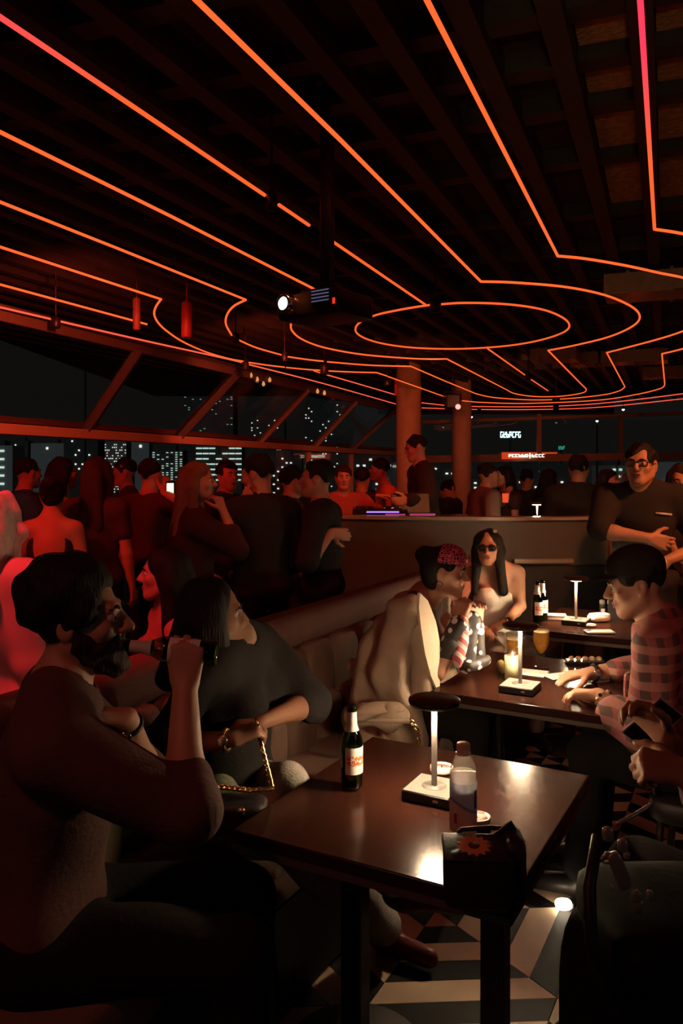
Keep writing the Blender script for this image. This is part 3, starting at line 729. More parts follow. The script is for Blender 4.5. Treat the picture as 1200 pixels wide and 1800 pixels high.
tower(112, 172, 768, 75, 9, 7, 1, .16, 0, 'dark tower with a few white lit windows under the beam', 4)
tower(174, 222, 776, 85, 14, 10, 1, .5, 2, 'tower peppered with tiny white lights', 5)
tower(222, 262, 774, 100, 5, 3, 1, .04, 1, 'grey tower with a slanted top and one lamp', 6)
tower(266, 322, 792, 65, 10, 5, 0, .72, 0, 'office tower with bright greenish window rows', 7, 850)
tower(344, 425, 781, 60, 6, 5, 0, .7, 0, 'office tower with wide white window bands behind the long-haired woman', 8, 860, True)
tower(455, 530, 800, 70, 7, 7, 1, .4, 0, 'low block with scattered white lights in mid window', 9)
tower(535, 600, 704, 120, 20, 9, 1, .20, 0, 'tall dark tower with scattered lights behind the slanted panes', 10)
tower(322, 410, 690, 130, 16, 9, 2, .16, 0, 'tall dark tower with dim lights behind the second slanted pane', 11, 780)
tower(440, 500, 735, 130, 10, 8, 1, .12, 0, 'distant dark tower with sparse lights in the middle panes', 12, 800)
tower(612, 690, 800, 70, 5, 5, 1, .3, 0, 'low block with few lights behind the man in orange', 13)
tower(760, 850, 818, 45, 5, 6, 1, .25, 0, 'low block with few lights between the two columns', 14)
tower(900, 1010, 815, 45, 5, 8, 1, .28, 0, 'low block with scattered lights under the red sign', 15)
tower(1040, 1140, 818, 45, 4, 6, 0, .3, 2, 'low block with white lights behind the man in glasses', 16)
tower(1140, 1300, 812, 48, 4, 5, 1, .12, 1, 'pale grey block at the right behind the staff member', 17)
def stroke_sign(name, lab, cat, c, W, Hh, n, m, seed, back=None, cross=False):
    rt_ = thing(name, lab, cat, c); rnd = random.Random(seed)
    if back: obj('panel', box(BM(), (0, .05, 0), (W * 1.3, .06, Hh * 2.2), bev=.01), back, rt_)
    if c[1] > 30: obj('mast', box(BM(), (0, .12, (-14 - c[2]) / 2), (.12, .12, 14 + c[2])), BLK, rt_)
    cw = W / n
    for i in range(n):
        x_ = -W / 2 + cw * (i + .5); bm = BM()
        if cross and i == n // 2:
            box(bm, (x_, 0, 0), (cw * .22, .04, Hh * 1.7)); box(bm, (x_, -.004, 0), (cw * .7, .04, Hh * .25)); obj('emblem', bm, m, rt_); continue
        box(bm, (x_ - cw * .3, 0, 0), (cw * .24, .04, Hh * .95))
        for zz in rnd.sample((-.4, 0, .4), 2): box(bm, (x_, -.003, zz * Hh), (cw * .7, .04, Hh * .2))
        if rnd.random() < .7: box(bm, (x_ + cw * .3, .002, rnd.choice((0, .2, -.2)) * Hh), (cw * .2, .04, Hh * .5))
        obj('letter', bm, m, rt_)
    return rt_
stroke_sign('rooftop_sign', 'pale blue lit rooftop sign seen through the far window', 'sign', pix(897, 764, 55), 1.42, .42, 7, emit('sign_blue', (.55, .9, 1), 3.0), 3)
stroke_sign('distant_sign', 'tiny green lit sign beyond the far window', 'sign', pix(987, 787, 60), .5, .28, 3, emit('sign_green', (.05, .6, .42), .6), 4)
stroke_sign('bar_sign', 'red-glowing bar sign with white letters on the far rail', 'sign', pix(931, 801, FY - .28), 1.15, .085, 13, emit('sign_letters', (1, .72, .55), 2.6), 5, emit('sign_glow_panel', (1, .085, .02), .55), True)
for px_, py_, Y in ((150, 625, 40), (1049, 740, 40), (1008, 656, 18.5), (1095, 720, 19.2), (828, 733, 19.5)):
    c = pix(px_, py_, Y); r_ = .0016 * Y
    rt_ = thing('ceiling_downlight' if Y < 30 else 'city_lamp', 'small white lamp point %s' % {150: 'in the first slanted pane', 1049: 'in the dark far window', 1008: 'between the two right neon tongues', 1095: 'above the right window post', 828: 'above the brown column'}[px_], 'lamp', c)
    obj('bulb', lathe(BM(), [(0, -r_), (r_, -r_ * .5), (r_, r_ * .5)], 10), emit('point_lamp', (1, .93, .8), 3), rt_, True)
    obj('housing', lathe(BM(), [(r_ * 1.1, r_ * .4), (r_ * 1.1, r_ * 2.2)], 10), BLK, rt_, True)
    if Y > 30: obj('mast', lathe(BM(), [(.05, -14 - c.z), (.05, -r_)], 8), BLK, rt_, True)
    else: obj('rod', lathe(BM(), [(.008, r_ * 2), (.008, ZC - .01 - c.z)], 6), BLK, rt_)
for k, (px_, py_) in enumerate(((441, 660), (452, 667), (463, 675), (474, 668), (558, 688), (570, 691))):
    c = pix(px_, py_, 12.4 + k * .2)
    rt_ = thing('pendant_bulb', 'small warm pendant bulb hanging in the slanted window, number %s from the left' % ('first', 'second', 'third', 'fourth', 'fifth', 'sixth')[k], 'lamp', c, 0, 'warm pendant bulbs by the slanted glass')
    obj('bulb', lathe(BM(), [(0, -.036), (.020, -.026), (.026, 0), (.016, .03), (.008, .042)], 12), emit('pendant_glow', (1, .42, .13), .7), rt_, True)
    obj('cord', lathe(BM(), [(.003, .04), (.003, ZC - .01 - c.z)], 6), BLK, rt_)

# ---------------------------------------------------------------- neon lines under the ceiling
NZ = CZ + 1.4
def smooth(pts, n=10):
    P_ = [Vector((*p, 0)) for p in pts]; out = []
    for i in range(len(P_) - 1):
        p0, p1, p2, p3 = P_[max(i - 1, 0)], P_[i], P_[i + 1], P_[min(i + 2, len(P_) - 1)]
        for k in range(n):
            t = k / n; out.append(.5 * ((2 * p1) + (p2 - p0) * t + (2 * p0 - 5 * p1 + 4 * p2 - p3) * t * t + (3 * p1 - p0 - 3 * p2 + p3) * t ** 3))
    out.append(P_[-1]); return [(p.x, p.y) for p in out]
def neon(label, runs, m=None, z=NZ, r=.0095):
    "runs: lists of pixel polylines; each run is one glass tube of the line"
    rt_ = thing('neon_light', label, 'neon light', pln(*runs[0][len(runs[0]) // 2][:2], z), 0, 'red neon lines under the ceiling')
    for run in runs:
        obj('tube', tube(BM(), [pln(a, b, z) - rt_.location for a, b in run], r, 8), m or NEON, rt_, True)
    return rt_
cir = [(773, 535), (812, 532.5), (870, 533.5), (920, 538), (960, 546), (988, 558), (1000, 570), (995, 581), (970, 592), (930, 602), (880, 609), (815, 613), (750, 612.5), (700, 608.5), (660, 601), (634, 591), (624.5, 580), (632, 567), (660, 554), (700, 545), (735, 539), (757, 536)]
neon('neon line running straight into the closed ring and out as a short tail', [[(-60, -11), (0, 30), (100, 97)], [(100, 97), (465, 343)], [(490, 360), (543, 396)], [(566, 412), (748, 536)], smooth(cir, 6), [(857, 613), (922, 659)], [(933, 667), (963, 687)]], NEONP)
neon('neon line wrapping the closed ring on its right and left sides', [[(-60, 203), (0, 232), (300, 380), (546, 505), (556, 511)], [(300, -45), (345, 0), (600, 248), (845, 495)],
     smooth([(845, 495), (900, 496.5), (990, 504), (1060, 518), (1108, 538), (1124, 556), (1112, 573), (1070, 592), (1010, 607), (963, 616)]),
     [(963, 616), (1024, 678)], smooth([(1024, 678), (1030, 685), (1022, 691), (985, 696.5), (940, 697), (905, 692), (890, 685)]), [(890, 685), (785, 631)],
     smooth([(785, 631), (730, 630.5), (640, 623.5), (570, 611), (530, 596), (513, 581), (511, 570)])])
neon('neon line with a corner left of the projector, next outside the one round the ring', [[(-60, 330), (0, 355), (200, 434), (432, 527)], smooth([(432, 527), (411, 538), (399, 553), (397, 570), (407, 589)]), smooth([(420, 598), (450, 611), (495, 624)]), smooth([(505, 627), (540, 632), (568, 635)]),
     smooth([(575, 636), (650, 642), (722, 644)]), [(722, 644), (780, 669), (836, 692)], smooth([(836, 692), (870, 699), (940, 703), (1000, 700.5), (1060, 694), (1088, 687), (1098, 680)]), [(1098, 680), (1066, 620)], smooth([(1066, 620), (1150, 598), (1200, 582), (1262, 556), (1300, 530), (1280, 508), (1200, 488), (1160, 480), (1100, 467), (1030, 455), (980, 450)]),
     [(980, 450), (865, 225), (750, 0), (727, -45)]])
neon('neon line with the lowest rounded corner left of the red cylinder', [[(-60, 413), (0, 434), (283, 526)], smooth([(283, 526), (274, 539), (271, 552), (277, 566), (292, 581), (320, 600), (360, 618), (400, 630), (427, 635)]), smooth([(436, 637), (470, 642), (500, 645.5)]), smooth([(503, 646), (540, 649.5), (565, 651)]),
     smooth([(575, 652), (620, 654), (662, 655)]), [(662, 655), (680, 661)], [(682, 662), (786, 699)], smooth([(808, 704), (850, 707.5), (930, 709), (1050, 703.5), (1120, 693), (1160, 683), (1168, 676)]), [(1168, 676), (1163, 622)], smooth([(1163, 622), (1200, 613), (1300, 585)]), smooth([(1150, 403), (1200, 411), (1290, 432)])])
neon('steep pink neon run at the upper right edge of the ceiling', [[(1121, -50), (1125, 0), (1135, 160), (1143, 290)]], NEONP)
neon('lower stretch of the steep neon run at the right', [[(1143, 290), (1150, 403)]], NEONP)
neon('neon line that stops short beside the hanging red cylinder', [[(-60, 483), (0, 500), (258, 570)]])
neon('neon line emerging under the ring and curving along the far edge', [smooth([(552, 652), (575, 659), (620, 672), (695, 694)]), smooth([(741, 708), (785, 713)]), smooth([(806, 714), (930, 715), (1050, 709.5), (1200, 692), (1300, 676)])], NEONR)
neon('outermost neon line along the ceiling edge above the glass', [[(-60, 524), (0, 540), (90, 561)], smooth([(106, 565), (250, 598), (400, 631), (427, 638)]), smooth([(434, 640), (560, 672), (695, 710)]), smooth([(741, 717), (785, 718.5)]), smooth([(806, 719.5), (930, 720), (1050, 716), (1200, 701), (1300, 690)])], NEONR)

# hanging spotlights and brackets that interrupt the lines
REDLIT = mat('red_lit_cylinder', (.45, .05, .03), .5)  # red stage light on the cylinders put into their base colour
def hanger(px_, py_, w_, h, label, dz=0, m=BLK, lens=None, rod=True):
    c = pln(px_, py_, NZ - .03 + dz); rt_ = thing('hanging_spotlight', label, 'spotlight', c, 0, 'black spotlights hung among the neon lines')
    obj('body', lathe(BM(), [(w_ * .42, -h / 2), (w_ * .5, -h / 2 + .012), (w_ * .5, h / 2 - .015), (w_ * .3, h / 2)], 18), m, rt_, True)
    if rod: obj('rod', lathe(BM(), [(.008, h / 2), (.008, ZC - .02 - c.z)], 8), m if m is REDLIT else BLK, rt_)
    if lens: obj('lens', lathe(BM(), [(0, -h / 2 - .004), (w_ * .36, -h / 2 - .004), (w_ * .36, -h / 2 + .01)], 18), lens, rt_, True)
    return rt_
for px_, py_, w_, h, lab in ((477, 353, .055, .10, 'black spotlight hanging in the gap of the ring line, left of the projector pole'), (98, 566, .09, .12, 'black spotlight breaking the outermost neon line at far left'),
        (414, 594, .08, .10, 'black spotlight on the curve of the second neon corner'), (500, 627, .08, .12, 'black spotlight below the projector on the curved neon line'), (431, 641, .10, .16, 'black spotlight across two neon lines above the warm bulbs'),
        (570, 645, .12, .22, 'tall black spotlight across three neon lines under the ring'), (928, 663, .09, .10, 'black spotlight in the gap of the short tail line'), (977, 700, .16, .12, 'black spotlight over the far curves under the right tongue'), (977, 716, .14, .12, 'black spotlight on the outermost far curve'),
        (765, 537, .10, .12, 'black spotlight in the top gap of the neon ring'), (842, 717, .10, .10, 'small black spotlight right of the brown column on the far lines'), (680, 672, .10, .12, 'black spotlight left of the red-lit column')):
    hanger(px_, py_, w_, h, lab)
hanger(328, 562, .105, .36, 'red-lit cylinder spotlight hanging right of the short neon line', .06, REDLIT, CHROME)
hanger(240, 552, .07, .30, 'dim red-lit cylinder spotlight hanging over the short neon line', .02, mat('dim_red_lit_cylinder', (.12, .03, .02), .6))  # weaker red light put into this cylinder's colour
c = pln(795, 706, NZ - .12); rt_ = thing('stage_spotlight', 'large black spotlight with glowing pink lens beside the brown column', 'spotlight', c)
obj('body', box(BM(), (0, 0, 0), (.30, .34, .30), bev=.03), BLK, rt_); obj('yoke', tube(BM(), [(-.18, 0, 0), (-.18, 0, .2), (.18, 0, .2), (.18, 0, 0)], .015, 8), BLK, rt_)
obj('rod', lathe(BM(), [(.02, .2), (.02, ZC - .02 - c.z)], 8), BLK, rt_)
lz = BM(); bmesh.ops.create_uvsphere(lz, u_segments=16, v_segments=10, radius=.055); bmesh.ops.translate(lz, vec=(.085, -.2, -.12), verts=lz.verts); obj('lens', lz, emit('pink_lens', (1, .38, .3), 1.6), rt_, True)
c = pix(696, 681, 14.5); rt_ = thing('hanging_spotlight', 'slim red-lit spotlight hanging just left of the red-lit column', 'spotlight', c, 0, 'black spotlights hung among the neon lines')
obj('body', lathe(BM(), [(.035, -.13), (.035, .13)], 12), REDLIT, rt_, True); obj('rod', lathe(BM(), [(.01, .13), (.01, ZC - .02 - c.z)], 8), BLK, rt_)
for (loc, tgt, lab) in (((-1.55, 1.9, 2.98), (-1.3, 2.75, 1.35), 'red stage spotlight under the ceiling, nearest to the left tables'), ((-2.6, 3.2, 2.98), (-1.9, 5.6, 1.3), 'red stage spotlight under the ceiling, over the left crowd'),):
    rt_ = thing('stage_spotlight', lab, 'spotlight', loc); M = (Vector(tgt) - Vector(loc)).to_track_quat('-Z', 'Y').to_matrix().to_4x4()
    obj('body', lathe(BM(), [(.09, .12), (.09, .32), (.05, .36)], 16, M=M), BLK, rt_, True); obj('rod', lathe(BM(), [(.012, .2), (.012, ZC - .02 - loc[2])], 8), BLK, rt_)

t = thing('uplight', 'amber uplight lantern on a black post behind the viewer', 'lamp', (-.10, -.62, 0))
obj('post', lathe(BM(), [(.03, .02), (.03, 1.72)], 14), BLK, t, True); obj('base_plate', lathe(BM(), [(.16, 0), (.16, .02), (.03, .03)], 24), BLK, t, True); obj('bowl', lathe(BM(), [(.03, 1.72), (.10, 1.80), (.12, 1.88), (.11, 1.88), (.03, 1.76)], 24, cap=False), BLK, t, True)
# projector on its pole
pc = pix(572, 543, 4.25); ptop = ZC
rt_ = thing('projector', 'black ceiling projector with glowing lens on a long pole', 'projector', pc, R(-38))
obj('housing', box(BM(), (0, 0, 0), (.40, .32, .13), bev=.025, seg=3), mat('projector_case', (.03, .022, .021), .35), rt_, True)
lb = lathe(BM(), [(.052, 0), (.052, .05), (.045, .06), (.034, .057)], 24, cap=False, M=Matrix.Translation((-.11, -.155, .01)) @ Matrix.Rotation(R(90), 4, 'X')); lr = obj('lens_ring', lb, CHROME, rt_, True)
obj('lens', lathe(BM(), [(0, .060), (.030, .058), (.036, .05)], 20, M=Matrix.Translation((-.11, -.155, .01)) @ Matrix.Rotation(R(90), 4, 'X')), emit('projector_lens', (.75, 1, .97), 2.2), rt_, True)
obj('vent_panel', box(BM(), (.10, -.162, .03), (.12, .006, .07)), mat('vent_dark', (.05, .04, .05), .3), rt_)
for k in range(4): obj('vent_slat', box(BM(), (.10, -.168, .005 + k * .017), (.11, .004, .005)), emit('vent_glow', (.45, .42, .8), .20), rt_)
obj('status_light', box(BM(), (.185, -.164, -.005), (.016, .006, .03), bev=.002), emit('status_red', (1, .05, .02), .8), rt_)
obj('pole', lathe(BM(), [(.030, .09), (.030, ZC - pc.z - .02)], 16), mat('projector_pole', (.05, .03, .028), .5), rt_, True)
obj('bracket', box(BM(), (0, 0, .08), (.20, .18, .025), bev=.006), BLK, rt_); obj('ceiling_plate', lathe(BM(), [(.09, ZC - pc.z - .03), (.09, ZC - pc.z - .01)], 20), BLK, rt_, True)
for sx in (-1, 1):
    for sy in (-1, 1): obj('bracket_arm', tube(BM(), [(sx * .09, sy * .08, .07), (sx * .14, sy * .11, .06)], .008, 8), BLK, rt_)
rt_ = thing('cable_drop', 'second slim ceiling rod behind the projector pole', 'rod', pix(583, 500, 4.6)); obj('rod', lathe(BM(), [(.014, .0), (.014, ZC - rt_.location.z - .02)], 12), mat('reddish_rod', (.06, .03, .03), .5), rt_, True); obj('sensor', lathe(BM(), [(.03, -.05), (.035, 0), (.02, .02)], 14), BLK, rt_, True)
# services above the far right lines
DUCTM = mat('galvanised_duct', (.38, .27, .18), .5, metal=.3, var=.3)
for px_, py_, w_, lab in ((1115, 628, 1.0, 'brown air duct between the two right neon tongues'), (975, 625, .7, 'air duct above the right tongue beside the ring'), (1180, 500, 1.2, 'air duct above the neon curve at right'), (1030, 632, .4, 'small air duct left of the right tongues'), (1170, 655, .8, 'low air duct at the far right beyond the last tongue')):
    c = pln(px_, py_, NZ + .30); rt_ = thing('air_duct', lab, 'duct', c, -R(LA), 'ceiling air ducts')
    obj('casing', box(BM(), (0, 0, 0), (w_, .5, .2), bev=.01), DUCTM, rt_)
    for k in (-1, 0, 1): obj('flange', box(BM(), (k * w_ * .32, 0, 0), (.03, .53, .23)), DUCTM, rt_)
    for k in (-1, 1): obj('hanger_strap', box(BM(), (k * w_ * .4, 0, .14), (.02, .02, ZC - c.z - .1)), BLK, rt_)

# ================================================================ FURNITURE
TOPM = mat('dark_varnished_tabletop', (.034, .011, .007), .19, var=.25, scale=9, bump=.02, bscale=140, spec=.42)
EDGEM = mat('worn_table_edge', (.14, .11, .09), .35, metal=.3)
def table(nl, label, z=.73, a=.70, b=.78, legs=2, group='dark tables along the banquette'):
    "nl: near left corner; a along D2, b along D1"
    c = nl + D2 * a / 2 + D1 * b / 2; t = thing('table', label, 'table', (c.x, c.y, 0), -A1, group)
    obj('tabletop', box(BM(), (0, 0, z - .016), (a, b, .032), bev=.004), TOPM, t)
    for sx, sy, lx, ly in ((0, -1, a, .006), (0, 1, a, .006), (-1, 0, .006, b), (1, 0, .006, b)):
        obj('edge_trim', box(BM(), (sx * a / 2, sy * b / 2, z - .040), (lx, ly, .016)), EDGEM, t)
    obj('underframe', box(BM(), (0, 0, z - .05), (a * .8, b * .8, .035)), BLK, t)
    for k in ((-1, 1) if legs == 2 else (0,)):
        obj('column', box(BM(), (k * .2, -.02, z / 2), (.062, .062, z - .08), bev=.006), BLK, t)
        obj('base_plate', lathe(BM(), [(.19, .0), (.19, .012), (.05, .022), (0, .022)], 32, M=Matrix.Translation((k * .2, -.02, .001))), mat('base_plate', (.05, .04, .03), .5), t, True)
    return t
T1 = Vector((-.27, 2.0, 0)); T2 = Vector((.35, 3.22, 0)); T3 = Vector((1.0, 4.42, 0))
table(T1, 'nearest dark wooden table carrying the beer bottle and the water bottle')
table(T2, 'middle dark wooden table with the beer glasses on it')
table(T3, 'far dark wooden table with two green bottles, behind the beer glasses')
TZ = .732
# banquette
UPH = mat('brown_banquette_fabric', (.22, .135, .10), .8, var=.15, bump=.25, bscale=120); UPH2 = mat('banquette_top_band', (.20, .085, .065), .75, bump=.2, bscale=120)
bq = thing('banquette', 'long brown tufted banquette bench along the left side of the tables', 'bench', pq(-1.55, 3.3), -A1)
Q0, Q1 = .9, 5.45; qc = 3.3
obj('base', box(BM(), (0, (Q0 + Q1) / 2 - qc, .17), (.52, Q1 - Q0, .32)), BLK, bq)
obj('back_panel', box(BM(), (-.36, (Q0 + Q1) / 2 - qc, .48), (.10, Q1 - Q0, .94), bev=.02), UPH2, bq, True)
obj('top_band', box(BM(), (-.325, (Q0 + Q1) / 2 - qc, .915), (.15, Q1 - Q0, .15), bev=.05, seg=4), UPH2, bq, True)
n_ = 20; dq = (Q1 - Q0) / n_
me1 = bpy.data.meshes.new('back_pad'); bm = superell(BM(), (0, 0, 0), (.085, dq * .52, .165), .42); bm.to_mesh(me1); bm.free()
me2 = bpy.data.meshes.new('lower_pad'); bm = superell(BM(), (0, 0, 0), (.10, dq * .52, .115), .48); bm.to_mesh(me2); bm.free()
for k in range(n_):
    y_ = Q0 + dq * (k + .5) - qc
    o = link('back_pad', me1, UPH, bq, True); o.location = (-.275, y_, .70)
    o = link('lower_pad', me2, UPH, bq, True); o.location = (-.245, y_, .535)
n_ = 7; dq = (Q1 - Q0) / n_
me3 = bpy.data.meshes.new('seat_cushion'); bm = superell(BM(), (0, 0, 0), (.28, dq * .5, .07), .25); bm.to_mesh(me3); bm.free()
for k in range(n_):
    o = link('seat_cushion', me3, UPH, bq, True); o.location = (.0, Q0 + dq * (k + .5) - qc, .405)
SEAT = .47
# curved booth partition
bp = thing('booth_partition', 'tall curved dark booth partition behind the sunglasses woman', 'partition', (1.1, 6.3, 0))
def arcwall(pts, z0, z1, th, m, name, parent, off, smooth_=True):
    bm = BM(); P_ = [Vector((*p, 0)) for p in smooth(pts, 10)]; rows = []
    for i, p in enumerate(P_):
        t = (P_[min(i + 1, len(P_) - 1)] - P_[max(i - 1, 0)]).normalized(); nn = Vector((t.y, -t.x, 0)) * th / 2
        rows.append([bm.verts.new(v - off) for v in (p + nn + Vector((0, 0, z0)), p + nn + Vector((0, 0, z1)), p - nn + Vector((0, 0, z1)), p - nn + Vector((0, 0, z0)))])
    for a, b in zip(rows, rows[1:]):
        for k in range(4): bm.faces.new((a[k], b[k], b[(k + 1) % 4], a[(k + 1) % 4]))
    bm.faces.new(rows[0][::-1]); bm.faces.new(rows[-1]); bmesh.ops.recalc_face_normals(bm, faces=bm.faces)
    return obj(name, bm, m, parent)
BOOTHM = mat('dark_booth_panel', (.085, .072, .058), .45, var=.2, scale=4); off_ = Vector((1.1, 6.3, 0))
arc_ = [(-.35, 6.55), (.1, 6.38), (.7, 6.24), (1.3, 6.2), (1.75, 6.24), (2.05, 6.33)]
arcwall(arc_, 0, 1.20, .07, BOOTHM, 'panel', bp, off_)
arcwall(arc_, 1.20, 1.226, .13, mat('booth_cap', (.30, .24, .18), .25, spec=.8), 'cap_rail', bp, off_)
arcwall([(1.3, 6.135), (1.5, 6.14), (1.75, 6.165)], .88, .91, .05, mat('satin_rail', (.5, .45, .38), .3, metal=.6), 'ledge', bp, off_)
arcwall([(.7, 6.1), (1.3, 6.06), (1.75, 6.1), (2.0, 6.17)], .30, .86, .14, LEATHER, 'backrest', bp, off_)
arcwall([(.9, 5.95), (1.3, 5.9), (1.75, 5.94), (2.0, 6.0)], .02, .44, .30, LEATHER, 'seat', bp, off_)
# bar table and lamp behind the partition, DJ desk
tb = thing('high_table', 'dark high table behind the curved partition', 'table', (1.45, 7.05, 0))
obj('tabletop', box(BM(), (0, 0, 1.02), (.6, .5, .03), bev=.004), TOPM, tb); obj('column', lathe(BM(), [(.035, .03), (.035, 1.0)], 16), BLK, tb, True); obj('base_plate', lathe(BM(), [(.25, 0), (.25, .02), (.04, .035)], 28), BLK, tb, True)
dj = thing('dj_desk', 'dark disc jockey desk lit purple beside the curved partition', 'desk', (.56, 6.80, 0))
obj('front_panel', box(BM(), (0, -.28, .58), (1.1, .05, 1.16)), BLK, dj); obj('desktop', box(BM(), (0, 0, 1.175), (1.1, .6, .035), bev=.004), BLKGLOSS, dj)
for k in (-1, 1): obj('side_panel', box(BM(), (k * .52, 0, .58), (.05, .55, 1.16)), BLK, dj)
pl = thing('platform', 'low black platform under the tall man at the desk', 'platform', (.74, 7.56, 0)); obj('deck', box(BM(), (0, 0, .13), (.7, .6, .04)), BLK, pl); obj('skirt', box(BM(), (0, 0, .055), (.62, .52, .11)), BLKGLOSS, pl)
mx = thing('mixer', 'dj mixer with glowing purple edges on the desk', 'mixer', (.31, 6.68, 1.193))
obj('case', box(BM(), (0, 0, .035), (.44, .34, .07), bev=.008), BLKGLOSS, mx)
for k in range(6): obj('fader', box(BM(), (-.17 + .068 * k, -.10 + .03 * (k % 3), .075), (.02, .035, .014)), CHROME, mx)
for k in (-1, 1): obj('jog_wheel', lathe(BM(), [(.075, .07), (.075, .085), (0, .087)], 24, M=Matrix.Translation((k * .12, .06, 0))), BLK, mx, True)
PURP = emit('purple_glow', (.40, .22, 1), 1.3); MAG = emit('magenta_glow', (1, .12, .42), .35)
obj('light_strip', box(BM(), (.02, -.174, .05), (.26, .006, .012)), PURP, mx); obj('light_strip', box(BM(), (.12, -.176, .025), (.16, .006, .02)), MAG, mx)
lpt = thing('laptop', 'open laptop on the dj desk with magenta lit lid', 'laptop', (.62, 6.88, 1.193), R(12))
obj('keyboard_base', box(BM(), (0, 0, .01), (.34, .24, .02), bev=.004), BLKGLOSS, lpt)
obj('screen_lid', box(BM(), (0, .13, .095), (.34, .012, .17), bev=.004, M=Matrix.Rotation(R(-12), 4, 'X')), BLK, lpt)
obj('lit_edge', box(BM(), (.03, -.122, .012), (.22, .006, .018)), MAG, lpt)
tag(obj('small_light', box(BM(), (.17, 6.62, 1.2), (.09, .02, .014), bev=.003), emit('white_pin', (1, .9, .9), 1.2)), 'small white indicator bar on the left end of the dj desk', 'light')

# cordless table lamps
WSAT = mat('satin_white_metal', (.72, .68, .62), .35)
def table_lamp(loc, label, rz=-A1, h=.262, W=None):
    t = thing('table_lamp', label, 'lamp', loc, rz, 'slim cordless table lamps')
    obj('base', box(BM(), (0, 0, .0125), (.135, .135, .025), bev=.003), BLK, t)
    obj('base_top', box(BM(), (0, 0, .0258), (.130, .130, .0016), bev=.0005), mat('satin_grey_plate', (.19, .175, .155), .4), t)
    obj('touch_ring', lathe(BM(), [(.034, .0266), (.034, .0275), (0, .0275)], 28), mat('brushed_grey', (.15, .14, .125), .4), t, True)
    obj('switch', box(BM(), (.03, -.068, .013), (.014, .003, .006)), WSAT, t)
    obj('pole', box(BM(), (0, 0, .14), (.013, .013, .235), bev=.002), mat('pole_metal', (.45, .42, .38), .35, metal=.2), t)
    obj('head', lathe(BM(), [(.030, h - .02), (.066, h - .016), (.070, h - .008), (.070, h - .002), (.067, h), (0, h)], 36), mat('lamp_head_black', (.02, .016, .016), .35), t, True)
    obj('bulb', lathe(BM(), [(0, h - .0225), (.030, h - .022), (.040, h - .0205), (.041, h - .016)], 24), BLOOM, t, True)
    g = lamp('POINT', (0, 0, h - .040), W or LAMPW, (1, .70, .42), size=.026); g.parent = t; g.data.use_shadow = True
    return t
LAMPW = 12.0
L1 = pln(763, 1398, TZ); L2 = pln(914, 1213, TZ); L3 = pln(1012, 1096, TZ)
table_lamp(L1, 'table lamp on the nearest table beside the water bottle'); table_lamp(L2, 'table lamp among the beer glasses on the middle table', W=16); table_lamp(L3, 'table lamp on the far table between two white dishes', W=20)
table_lamp((1.67, 6.95, 1.037), 'table lamp just showing above the curved partition', W=7)

# bottles
def bottle(loc, label, M=None, group='green beer bottles', rz=0):
    t = thing('beer_bottle', label, 'bottle', loc, rz, group)
    if M is not None: t.rotation_mode = 'QUATERNION'; t.rotation_quaternion = M.to_quaternion()
    obj('glass', lathe(BM(), [(0, .004), (.026, .002), (.030, .008), (.0305, .125), (.028, .140), (.020, .158), (.0145, .176), (.0130, .215), (.0150, .218), (.0150, .228), (.012, .230), (.0105, .229), (.0105, .18)], 32), BOTTLEG, t, True)
    obj('beer', lathe(BM(), [(0, .008), (.026, .008), (.0268, .11), (0, .112)], 28), mat('dark_beer', (.025, .035, .006), .2), t, True)
    obj('neck_label', lathe(BM(), [(.0205, .160), (.0152, .178), (.0138, .212)], 28, cap=False), LABEL_W, t, True)
    obj('front_label', lathe(BM(), [(.0310, .045), (.0312, .055), (.0312, .118)], 24, arc=(R(-150), R(-10))), LABEL_P, t, True)
    return t
LABEL_W = mat('white_foil_label', (.85, .80, .74), .4, var=.05)
thin(LABEL_W, .35)
LABEL_P = bpy.data.materials.new('printed_label'); LABEL_P.use_nodes = True
nt, b_ = nodes_of(LABEL_P); tc = nt.nodes.new('ShaderNodeTexCoord'); sx = nt.nodes.new('ShaderNodeSeparateXYZ'); nt.links.new(tc.outputs['Object'], sx.inputs[0])
n1 = nt.nodes.new('ShaderNodeTexNoise'); n1.inputs['Scale'].default_value = 95; n1.inputs['Detail'].default_value = 3; nt.links.new(tc.outputs['Object'], n1.inputs['Vector'])
wv = nt.nodes.new('ShaderNodeMapRange'); wv.inputs[1].default_value = .066; wv.inputs[2].default_value = .072; nt.links.new(sx.outputs['Z'], wv.inputs[0])
wv2 = nt.nodes.new('ShaderNodeMapRange'); wv2.inputs[1].default_value = .100; wv2.inputs[2].default_value = .092; nt.links.new(sx.outputs['Z'], wv2.inputs[0])
gt = nt.nodes.new('ShaderNodeMath'); gt.operation = 'GREATER_THAN'; gt.inputs[1].default_value = .47; nt.links.new(n1.outputs['Fac'], gt.inputs[0])
m1 = nt.nodes.new('ShaderNodeMath'); m1.operation = 'MULTIPLY'; nt.links.new(wv.outputs[0], m1.inputs[0]); nt.links.new(wv2.outputs[0], m1.inputs[1])
m2 = nt.nodes.new('ShaderNodeMath'); m2.operation = 'MULTIPLY'; nt.links.new(m1.outputs[0], m2.inputs[0]); nt.links.new(gt.outputs[0], m2.inputs[1])
mxn = nt.nodes.new('ShaderNodeMix'); mxn.data_type = 'RGBA'; mxn.inputs[6].default_value = (.85, .82, .76, 1); mxn.inputs[7].default_value = (.75, .16, .05, 1)
nt.links.new(m2.outputs[0], mxn.inputs[0]); nt.links.new(mxn.outputs[2], b_.inputs['Base Color']); b_.inputs['Roughness'].default_value = .5
bottle(pln(618, 1384, TZ), 'green beer bottle with white label standing on the nearest table', rz=R(25))
